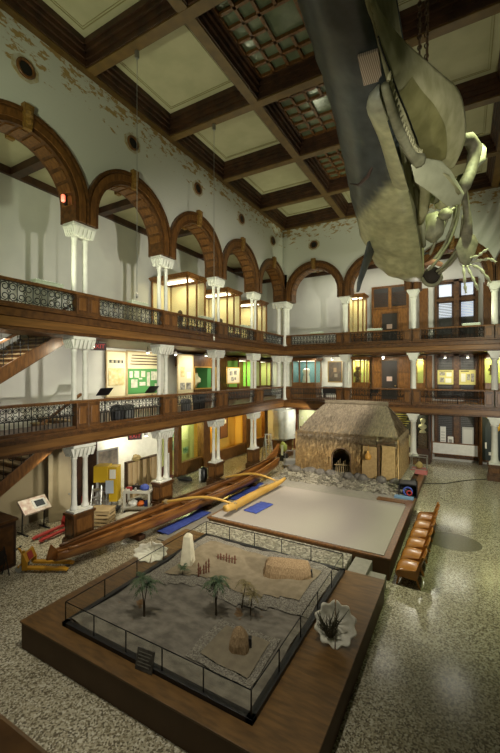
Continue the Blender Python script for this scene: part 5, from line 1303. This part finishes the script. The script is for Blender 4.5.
# tool cart
t = thing('tool_cart', 'beige utility cart loaded with tools before the board crate', 'cart', (-12.45, 12.0, 0), .52)
cb = M('cart_beige', (.56, .54, .46), .5)
for z in (.16, .84): MB().box(-.56, .56, -.32, .32, z, z + .05).box(-.58, .58, -.34, -.31, z, z + .12).box(-.58, .58, .31, .34, z, z + .12).box(-.58, -.55, -.34, .34, z, z + .12).box(.55, .58, -.34, .34, z, z + .12).build('shelf', cb, t, bevel=.008)
for x in (-.53, .53):
    for y in (-.29, .29):
        MB().box(x - .045, x + .045, y - .045, y + .045, .12, .9).build('upright', cb, t, bevel=.01); MB().tube([(x - .02, y, .06), (x + .02, y, .06)], .06, 12).build('caster', black, t)
R_ = math.radians(29.8)
def oncart(x, y): return (-12.45 + x * math.cos(.52) - y * math.sin(.52), 12.0 + x * math.sin(.52) + y * math.cos(.52))
for nm, lab, x, y, z, f, m in (
  ('tool_bag', 'blue round bag on top of the tool cart', .28, -.05, .89, lambda b: b.blob((0, 0, .14), .22, .2, .14, 12, 7, .06), blue),
  ('power_drill', 'red power drill lying on top of the tool cart', -.34, -.1, .89, lambda b: b.box(-.14, .08, -.04, .04, .1, .18).box(.0, .07, -.035, .035, 0, .12).tube([(-.14, 0, .14), (-.2, 0, .14)], .02, 6), redp),
  ('dark_case', 'black tool case on top of the tool cart', -.12, .14, .89, lambda b: b.box(-.2, .2, -.08, .08, 0, .18).tube([(-.08, 0, .18), (-.06, 0, .24), (.06, 0, .24), (.08, 0, .18)], .014, 5), black),
  ('small_jar', 'small grey jar on top of the tool cart beside the drill', -.08, -.18, .89, lambda b: b.lathe([(.06, 0), (.06, .12), (.035, .14), (.035, .18)], 0, 0, 10), grey),
  ('orange_bag', 'bright orange bag on the lower shelf of the tool cart', .12, -.12, .21, lambda b: b.blob((0, 0, .13), .14, .13, .13, 10, 6, .15), M('orange_fabric', (.70, .16, .02), .7)),
  ('white_bundle', 'white cloth bundle on the lower shelf of the tool cart', -.22, -.08, .21, lambda b: b.blob((0, 0, .14), .2, .16, .14, 10, 6, .2), white),
  ('blue_case', 'small blue case on the lower shelf of the tool cart', .38, .0, .21, lambda b: b.box(-.1, .1, -.12, .12, 0, .2).tube([(-.04, 0, .2), (0, 0, .26), (.04, 0, .2)], .012, 5), blue),
  ('black_bag', 'black lumpy bag at the back of the lower cart shelf', -.05, .15, .21, lambda b: b.blob((0, 0, .15), .3, .12, .15, 10, 6, .2), black)):
    b = MB(); f(b); o = b.build(nm, m); px, py = oncart(x, y); o.location = (px, py, z); o.rotation_euler = (0, 0, .5); tag(o, lab, nm.replace('_', ' ').split()[-1])
t = thing('slat_crate', 'light slatted wooden crate on the floor behind the nearest pedestal', 'crate', (-12.55, 10.15, 0), .45)
for x in (-.38, .38):
    for y in (-.28, .28): MB().box(x - .035, x + .035, y - .035, y + .035, 0, .62).build('corner_post', tan, t)
for k in range(4):
    z = .06 + .15 * k; MB().box(-.4, .4, -.32, -.29, z, z + .09).build('slat', tan, t); MB().box(-.4, .4, .29, .32, z, z + .09).build('slat', tan, t); MB().box(.38, .41, -.3, .3, z, z + .09).build('slat', tan, t)
MB().box(-.44, .44, -.34, .34, .62, .66).build('lid', tan, t, bevel=.005)
b = MB().blob((0, 0, .10), .62, .45, .14, 16, 8, .12); o = b.build('crumpled_sheet', M('dust_sheet', (.55, .52, .42), .8, c2=(.62, .60, .50), scale=4), None, True); o.location = (-11.95, 11.1, .02); o.rotation_euler = (0, 0, .9); tag(o, 'crumpled pale dust sheet heaped on the floor before the tool cart', 'sheet')
t = thing('lid_box', 'brown box with a pale lid beside the second pedestal', 'box', (-12.75, 13.6, 0), .5)
MB().box(-.35, .35, -.35, .35, 0, .72).build('body', M('box_brown', (.17, .13, .07), .7), t); MB().obox((0, 0, .76), (.42, 0, 0), (0, .42, .05), (0, -.002, .02)).build('lid', M('pale_lid', (.52, .50, .30), .7), t)
o = MB().tube([(-13.3, 14.9, .0), (-13.35, 14.95, 1.9)], .035, 8).build('white_pole', white); tag(o, 'thin white pole standing at the end of the board crate', 'pole')
o = MB().blob((0, 0, .13), .5, .25, .16, 12, 6, .3).build('black_bundle', black, None, True); o.location = (-13.6, 16.6, 0); tag(o, 'black bundle on the floor before the lime exhibit window', 'bundle')
t = thing('side_chair', 'brown upholstered chair before the lime exhibit window', 'chair', (-14.0, 15.6, 0), .4)
MB().box(-.25, .25, -.25, .25, .38, .48).build('seat', M('maroon_cloth', (.12, .03, .02), .7), t, bevel=.02); MB().box(-.25, -.2, -.25, .25, .48, 1.0).build('backrest', bpy.data.materials['maroon_cloth'], t, bevel=.02)
for x in (-.22, .22):
    for y in (-.22, .22): MB().box(x - .02, x + .02, y - .02, y + .02, 0, .38).build('leg', wood_d, t)
t = thing('cloth_roll', 'black and white roll leaning against the third pedestal', 'roll', (-12.65, 17.0, 0))
MB().lathe([(.2, 0), (.24, .2), (.22, .7), (.1, .82)], 0, 0, 12).build('roll', black, t, True); MB().box(-.1, .0, -.28, -.2, 0, .75).build('white_strip', white, t)
# corner: ladder, hanging sheeting, vest, carts
t = thing('aluminium_stepladder', 'aluminium stepladder standing by the canoe stern', 'ladder', (-11.0, 21.7, 0), .9)
for s_ in (-.28, .28): MB().tube([(s_, -.5, 0), (s_ * .6, 0, 2.1)], .035, 6).build('rail', steel, t); MB().tube([(s_, .5, 0), (s_ * .6, .02, 2.1)], .03, 6).build('rail', steel, t)
for k in range(6): MB().box(-.26 + .02 * k, .26 - .02 * k, -.5 + .075 * k, -.36 + .075 * k, .28 + .3 * k, .31 + .3 * k).build('step', steel, t)
MB().box(-.2, .2, -.12, .14, 2.08, 2.14).build('top_cap', grey, t)
t = thing('hanging_sheeting', 'white plastic sheeting wrapped around the columns in the hall corner', 'sheeting', (-11.45, 25.25, 1.35))
rows = [[((.78 + .05 * math.sin(k * 1.9) + .03 * math.sin(j * 1.2 + k)) * math.cos(2 * PI * k / 28), (.78 + .05 * math.sin(k * 1.9)) * math.sin(2 * PI * k / 28), 2.1 * j / 8) for k in range(28)] for j in range(9)]
MB().grid(rows, True).build('sheet', plasticw, t, True); MB().lathe([(.80, 1.95), (.82, 2.0), (.80, 2.05)], 0, 0, 20).build('tape_band', plasticw, t, True)
t = thing('vest_stand', 'lime safety vest draped on a low stand under the plastic sheeting', 'vest', (-10.9, 23.9, 0))
MB().box(-.25, .25, -.2, .2, 0, .5).build('stand', black, t); MB().blob((0, 0, .95), .26, .18, .34, 12, 7, .25).build('vest', hivis, t, True); MB().box(-.08, .08, -.24, -.2, .4, 1.1).build('stripe', M('vest_stripe', (.70, .75, .55), .4), t); MB().tube([(0, 0, .5), (0, 0, .8)], .03, 6).build('post', black, t)
t = thing('platform_trolley', 'grey metal platform trolley with a hoop handle by the house corner', 'trolley', (-9.75, 22.4, 0), .5)
MB().box(-.5, .5, -.35, .35, .2, .26).build('deck', grey, t, bevel=.01); MB().tube([(-.35, -.33, .26), (-.35, -.33, 1.0), (-.25, -.33, 1.12), (.25, -.33, 1.12), (.35, -.33, 1.0), (.35, -.33, .26)], .025, 6).build('handle', steel, t, True)
for x in (-.4, .4):
    for y in (-.25, .25): MB().tube([(x - .025, y, .09), (x + .025, y, .09)], .09, 12).build('caster', black, t)
MB().box(-.4, .4, -.28, .3, .27, .5).build('load', grey, t)
t = thing('scaffold_pole_stand', 'steel pole stand beside the hanging sheeting', 'stand', (-9.7, 23.6, 0))
MB().tube([(0, 0, 0), (0, 0, 3.3)], .03, 7).build('pole', steel, t); MB().box(-.25, .25, -.2, .2, 0, .9).build('base', grey, t, bevel=.02)
o = MB().blob((0, 0, .05), .3, .2, .06, 10, 5, .3).build('crumpled_paper', paper, None, True); o.location = (-9.25, 19.3, .0); tag(o, 'crumpled white paper on the floor near the canoe stern', 'paper')

# ------------------------------------------------------------------ sperm whale hung from the ceiling: hide on one side, bones on the other
WX = -1.35
whale = thing('sperm_whale', 'huge hanging sperm whale, dark hide on one side and bare bones on the other', 'whale', (WX, 11, 11.5))
wo = (WX, 11, 11.5)
SEC = [(4.2, 13.6, .45, .55, 0), (4.6, 13.6, 1.05, 1.2, 0), (5.5, 13.5, 1.25, 1.5, 0), (6.6, 13.42, 1.34, 1.52, 0), (7.8, 13.33, 1.42, 1.5, 0), (9.3, 13.1, 1.52, 1.58, 0), (10.6, 12.85, 1.68, 1.68, 0), (12, 12.6, 1.86, 1.62, 0), (13.4, 12.3, 2.05, 1.55, 0), (14.8, 11.9, 2.15, 1.58, 0), (16.0, 11.42, 1.98, 1.66, 0), (16.9, 11.3, 1.45, 1.5, -.05), (18, 11.4, 1.05, 1.15, -.3), (19.2, 11.7, .65, .75, -.8), (20.3, 11.9, .35, .4, -1.3)]
def interp(y):
    for a, b in zip(SEC, SEC[1:]):
        if a[0] <= y <= b[0]:
            u = (y - a[0]) / (b[0] - a[0]); u = u * u * (3 - 2 * u) * .5 + u * .5
            return [a[i] + (b[i] - a[i]) * u for i in range(5)]
    return list(SEC[-1])
rows = []; cols = []; NY, NA = 66, 34
random.seed(2)
for i in range(NY + 1):
    y = 4.2 + (20.3 - 4.2) * i / NY; _, zc, a, b_, dx = interp(y); r = []
    for k in range(NA + 1):
        th = PI / 2 + PI * k / NA
        c, s_ = math.cos(th), math.sin(th); pw_ = .80
        xx = -a * abs(c) ** pw_ ; zz = b_ * math.copysign(abs(s_) ** pw_, s_)
        wr = .018 * math.sin(y * 7 + 2 * math.sin(k * .5)) + .014 * math.sin(k * 1.4 + y * 2)
        r.append((WX + dx + xx * (1 + wr * .6), y, zc + zz * (1 + wr * .4)))
        g = random.uniform(.9, 1.1); dark = (.046 * g, .054 * g, .055 * g)
        deg = math.degrees(th)
        lim = 262 if y < 10.4 else 262 - min(1, (y - 10.4) / 3.4) * 68
        w_ = min(1, max(0, (deg - lim) / 9)); w_ *= min(1, max(0, (y - 9.9) / 1.0))
        pale = (.40 * g, .385 * g, .215 * g)
        cols.append(tuple(dark[q] * (1 - w_) + pale[q] * w_ for q in range(3)))
    rows.append(r)
MB().grid(rows).build('hide', hide, whale, True, off=wo, cols=cols, solid=.06)
# plaster backing along the cut
b = MB(); prof = []
for i in range(NY + 1):
    y = 4.2 + 16.1 * i / NY; _, zc, a, b_, dx = interp(y); prof.append((y, zc, b_, dx))
b.grid([[(WX + q[3] - .02, q[0], q[1] + q[2] * .97 * s_) for q in prof] for s_ in (1, .5, 0, -.5, -1)])
b.build('cut_face', M('cut_plaster', (.24, .225, .12), .8, c2=(.34, .32, .19), scale=2), whale, off=wo)
# fleshy half of the lower jaw
rows = []; cols = []
for i in range(25):
    u = i / 24; y = 6.85 + 4.0 * u; wj = .08 + .27 * min(1, u * 7) ** .5 + .30 * max(0, u - .4) ** 1.3; zk = 10.88 + .03 * u; hj = .10 + .50 * u ** .8
    r = []
    for k in range(13):
        th = PI / 2 + PI * k / 12; r.append((WX + .06 + wj * math.cos(th) * (1.0), y, zk + hj + hj * math.sin(th)))
        g = random.uniform(.92, 1.08); w_ = min(1, u * 3.5 + .0); cols.append(tuple((.26 + .14 * w_, .265 + .12 * w_, .22 + .0 * w_)[q] * g for q in range(3)))
    rows.append(r)
b = MB().grid(rows); b.f.append(tuple(range(13))); b.build('jaw_hide', hide, whale, True, off=wo, cols=cols)
MB().obox((-1.55, 7.38, 11.83), (.18, .02, 0), (-.03, .38, .0), (0, 0, .03)).build('palate_panel', palate, whale, off=wo, bevel=.01)
# flipper of the hide side
fl = []
for u, cx_, cy_, cz_, w_ in ((0, -3.02, 14.55, 10.85, .42), (.3, -3.15, 14.5, 10.35, .36), (.6, -3.24, 14.2, 9.85, .27), (.85, -3.32, 13.95, 9.35, .15), (1, -3.36, 13.85, 9.0, .03)):
    fl.append([(cx_ + .05 * math.cos(2 * PI * k / 10), cy_ + w_ * math.cos(2 * PI * k / 10) , cz_ + .07 * math.sin(2 * PI * k / 10) * (1 - u * .6)) for k in range(10)])
fl = [[(p[0] + (.10 * (1 - j / 5)) * math.sin(2 * PI * k / 10), p[1], p[2]) for k, p in enumerate(r)] for j, r in enumerate(fl)]
MB().grid(fl, True).build('hide_flipper', M('flipper_hide', (.030, .036, .038), .5, c2=(.06, .065, .06), scale=5), whale, True, off=wo)
# mouth corner fold
MB().tube([(-2.9, 11.0, 11.55), (-2.6, 10.75, 11.32), (-2.25, 10.35, 11.3), (-1.95, 9.9, 11.45)], [.01, .035, .05, .02], 8).build('mouth_fold', M('mouth_brown', (.06, .035, .03), .6), whale, True, off=wo)
# skull: a long scooped plate rising to its rim
def cr4(p, t):
    n = len(p) - 1; x = t * n; i = min(int(x), n - 1); u = x - i
    g = lambda k: Vector(p[max(0, min(n, k))])
    a, b, c, d = g(i - 1), g(i), g(i + 1), g(i + 2)
    return .5 * ((2 * b) + (c - a) * u + (2 * a - 5 * b + 4 * c - d) * u * u + (3 * b - a - 3 * c + d) * u ** 3)
keel = [(-1.36, 5.6, 11.95), (-1.36, 6.6, 11.92), (-1.36, 7.8, 11.86), (-1.36, 9, 11.80), (-1.36, 10.2, 11.8), (-1.34, 11.4, 11.92), (-1.3, 12.3, 12.0)]
rim = [(-1.33, 5.7, 12.0), (-1.26, 6.6, 12.1), (-1.08, 8.2, 12.72), (-.56, 9.9, 13.1), (-.12, 11.2, 13.25), (.0, 12.0, 12.6), (-.28, 12.5, 12.05)]
rows = []
for i in range(41):
    a, c = cr4(keel, i / 40), cr4(rim, i / 40); r = []
    for k in range(19):
        v = k / 18; p = a.lerp(c, v); p += Vector((.12, -.05, -.13)) * math.sin(PI * v) * (c - a).length * .8
        p.z += .025 * math.sin(i * .9 + k * .7) * math.sin(PI * v); r.append(p)
    rows.append(r)
sk = MB().grid(rows).build('skull', skullm, whale, True, off=wo, solid=.10)
st = MB().grid([[rows[i][k] + Vector((.03, -.03, -.075)) for k in range(3, 11)] for i in range(16, 36)]).build('stained_patch', skull_d, sk, True, off=wo)
MB().tube([rows[i][3] + Vector((.02, -.02, -.07)) for i in range(8, 33)], .018, 5).build('crack', black, sk, off=wo)
# bony half of the lower jaw with its teeth
mand = [(-1.20, 6.85, 11.02), (-1.2, 7.8, 11.04), (-1.15, 8.8, 11.1), (-1.08, 9.7, 11.2), (-.98, 10.2, 11.3)]
jb = MB().tube([cr4(mand, i / 16) for i in range(17)], [.06, .085, .095] + [.105] * 10 + [.12, .14, .16, .18], 10).build('jaw_bone', bone, whale, True, off=wo)
for k in range(20):
    p = cr4(mand, .02 + .93 * k / 19) + Vector((.055, -.01, .08)); d = Vector((.045, -.035, .13))
    MB().tube([p, p + d * .6, p + d], [.038, .032, .006], 7).build('tooth', toothm, jb, True, off=wo)
pan = [(-1.15, 9.95, 11.12), (-.86, 10.55, 11.45), (-.58, 11.4, 11.72), (-.36, 11.9, 11.62), (-.03, 12.55, 11.18), (-.12, 12.7, 10.98), (-.45, 12.5, 10.92), (-.78, 11.6, 10.98), (-1.12, 10.6, 10.95)]
MB().prism(pan, (.05, .10, .10)).build('jaw_pan', bone_p, whale, True, off=wo, bevel=.05)
MB().tube([(-.80, 11.0, 11.45), (-.45, 11.8, 11.42), (-.12, 12.4, 11.2)], [.05, .12, .06], 8).build('jaw_ridge', skullm, whale, True, off=wo)
MB().tube([(-.75, 12.1, 12.55), (-.47, 12.61, 12.71), (-.16, 12.9, 13.01), (.13, 13.3, 13.17), (.29, 13.51, 12.95), (.24, 13.48, 12.52), (.15, 13.31, 12.1), (0, 12.88, 11.59), (-.1, 12.75, 11.3)], [.06, .12, .15, .19, .21, .18, .17, .19, .10], 12).build('cheek_bone', bpy.data.materials['wrist_bone'] if bpy.data.materials.get('wrist_bone') else M('wrist_bone', (.11, .10, .065), .7, c2=(.20, .18, .12), scale=5), whale, True, off=wo)
MB().tube([(.38, 14.02, 13.38), (.49, 14.08, 13.13), (.47, 14.07, 12.81), (.3, 13.9, 12.5)], [.05, .13, .14, .04], 8).build('ear_bone', bone_p, whale, True, off=wo)
MB().tube([(-1.3, 12.2, 11.9), (-1.02, 12.7, 11.75), (-1.15, 13.3, 11.25), (-1.3, 13.9, 11.1)], [.16, .20, .16, .10], 9).build('throat_bone', skullm, whale, True, off=wo)
for k, p in enumerate(((-1.04, 13.5, 11.9), (-.86, 13.8, 11.82), (-.66, 14.1, 11.7), (-.55, 14.45, 11.45))):
    b = MB().blob(p, .22, .16, .20, 10, 7, .12).tube([p, (p[0] + .28, p[1], p[2] + .16)], [.09, .03], 6); b.build('vertebra', bone if k % 2 else skullm, whale, True, off=wo)
MB().blob((-.95, 14.8, 11.2), .38, .38, .52, 14, 9, .08).build('chest_plate', bone, whale, True, off=wo)
MB().tube([(-1.32, 12.6, 11.8), (-1.3, 13.3, 11.5), (-1.28, 14.2, 11.15), (-1.3, 15.2, 10.7)], [.10, .14, .14, .08], 8).build('breast_bone', bone_p, whale, True, off=wo)
for pts in ([(-.15, 14.86, 12.17), (-.19, 15.19, 11.61), (-.44, 15.39, 10.83), (-.9, 15.36, 10.1), (-1.16, 15.33, 9.83)], [(-.24, 14.81, 12.0), (-.34, 15.1, 11.36), (-.64, 15.39, 10.65), (-1.03, 15.4, 10.13)],
            [(-.03, 14.93, 11.48), (-.13, 15.34, 10.76), (-.45, 15.5, 10.14), (-.91, 15.58, 9.79)], [(-.48, 14.68, 11.83), (-.56, 14.98, 11.36), (-.89, 15.25, 10.87), (-1.1, 15.36, 10.39)], [(-.12, 14.88, 10.34), (-.38, 15.2, 9.98), (-.84, 15.62, 9.71)]):
    MB().tube([cr4(pts, i / 14) for i in range(15)], [.035] + [.055] * 13 + [.03], 7).build('rib', bone, whale, True, off=wo)
MB().blob((-1.05, 15.85, 9.72), .34, .2, .34, 14, 9, .05).build('chest_hole_shade', M('hollow_shade', (.03, .022, .016), .8), whale, True, off=wo)  # solid blob, its dark colour stands for shade in the chest hole
MB().tube([(-1.05 + .33 * math.cos(a * PI / 10 + PI), 15.75, 9.70 + .36 * math.sin(a * PI / 10 + PI)) for a in range(11)], [.02] + [.07] * 9 + [.02], 7).build('chest_rim', bone, whale, True, off=wo)
MB().tube([(-1.29, 15.5, 10.1), (-.98, 15.45, 10.16), (-.7, 15.5, 10.0)], [.05, .12, .08], 8).build('rosy_bone', flesh, whale, True, off=wo)
# arm bones and hand of the bare side
MB().tube([(-.10, 13.5, 12.2), (-.04, 13.9, 11.9), (.05, 14.18, 11.51), (.11, 14.44, 11.04), (.05, 14.41, 10.6)], [.10, .14, .10, .13, .20], 9).build('arm_bone', bpy.data.materials['wrist_bone'], whale, True, off=wo)
MB().prism([(-.02, 14.3, 10.75), (.30, 14.5, 10.62), (.42, 14.55, 10.35), (.30, 14.52, 9.9), (.11, 14.40, 9.52), (-.12, 14.28, 9.68), (-.26, 14.2, 10.15)], (-.02, .14, .02)).build('wrist_plate', bpy.data.materials['wrist_bone'], whale, True, off=wo, bevel=.04)
for k, pts in enumerate(([(.17, 14.47, 9.85), (.39, 14.37, 9.85), (.53, 14.33, 9.95), (.67, 14.29, 10.0)], [(.23, 14.5, 9.71), (.51, 14.43, 9.72), (.72, 14.33, 9.69), (.88, 14.3, 9.56)], [(.17, 14.47, 9.61), (.42, 14.39, 9.46), (.59, 14.36, 9.2), (.75, 14.43, 8.95)],
                         [(.08, 14.42, 9.58), (.2, 14.37, 9.26), (.31, 14.32, 8.97), (.39, 14.37, 8.74)], [(-.03, 14.36, 9.58), (-.0, 14.26, 9.26), (.02, 14.27, 8.93), (.05, 14.29, 8.66)])):
    b = MB(); n_ = 13
    for i in range(n_):
        pass
    q = [cr4(pts, i / 15) for i in range(16)]
    MB().tube(q, [.052 if i % 4 in (0, 3) else .028 for i in range(16)], 7).build('finger_bone', bone_p, whale, True, off=wo)
# fluke, far away behind the belly
MB().prism([(-2.6, 19.9, 11.9), (-1.9, 20.7, 11.95), (-1.55, 21.1, 12.1), (-2.5, 20.75, 12.0), (-3.5, 20.9, 12.05), (-3.1, 20.4, 11.95)], (0, 0, .08)).build('fluke', bpy.data.materials['flipper_hide'], whale, off=wo, bevel=.02)
# hanging chains
for k, (x, y, z) in enumerate(((-1.0, 10.6, 13.0), (-.85, 10.75, 13.1), (-1.6, 7.0, 14.9), (-1.6, 14.0, 13.7), (-1.7, 17.5, 12.6))):
    b = MB().tube([(x, y, z), (x + .05 * (k % 2), y + .05, 16.5)], .028, 6)
    for j in range(0, 26):
        zz = z + .15 + j * .14
        if zz < 16.4: b.tube([(x + .045 * math.cos(a * PI / 4) * (j % 2) , y + .045 * math.cos(a * PI / 4) * (1 - j % 2), zz + .07 * math.sin(a * PI / 4)) for a in range(8)], .018, 4, close=True)
    b.build('hanging_chain', dk, whale, off=wo)
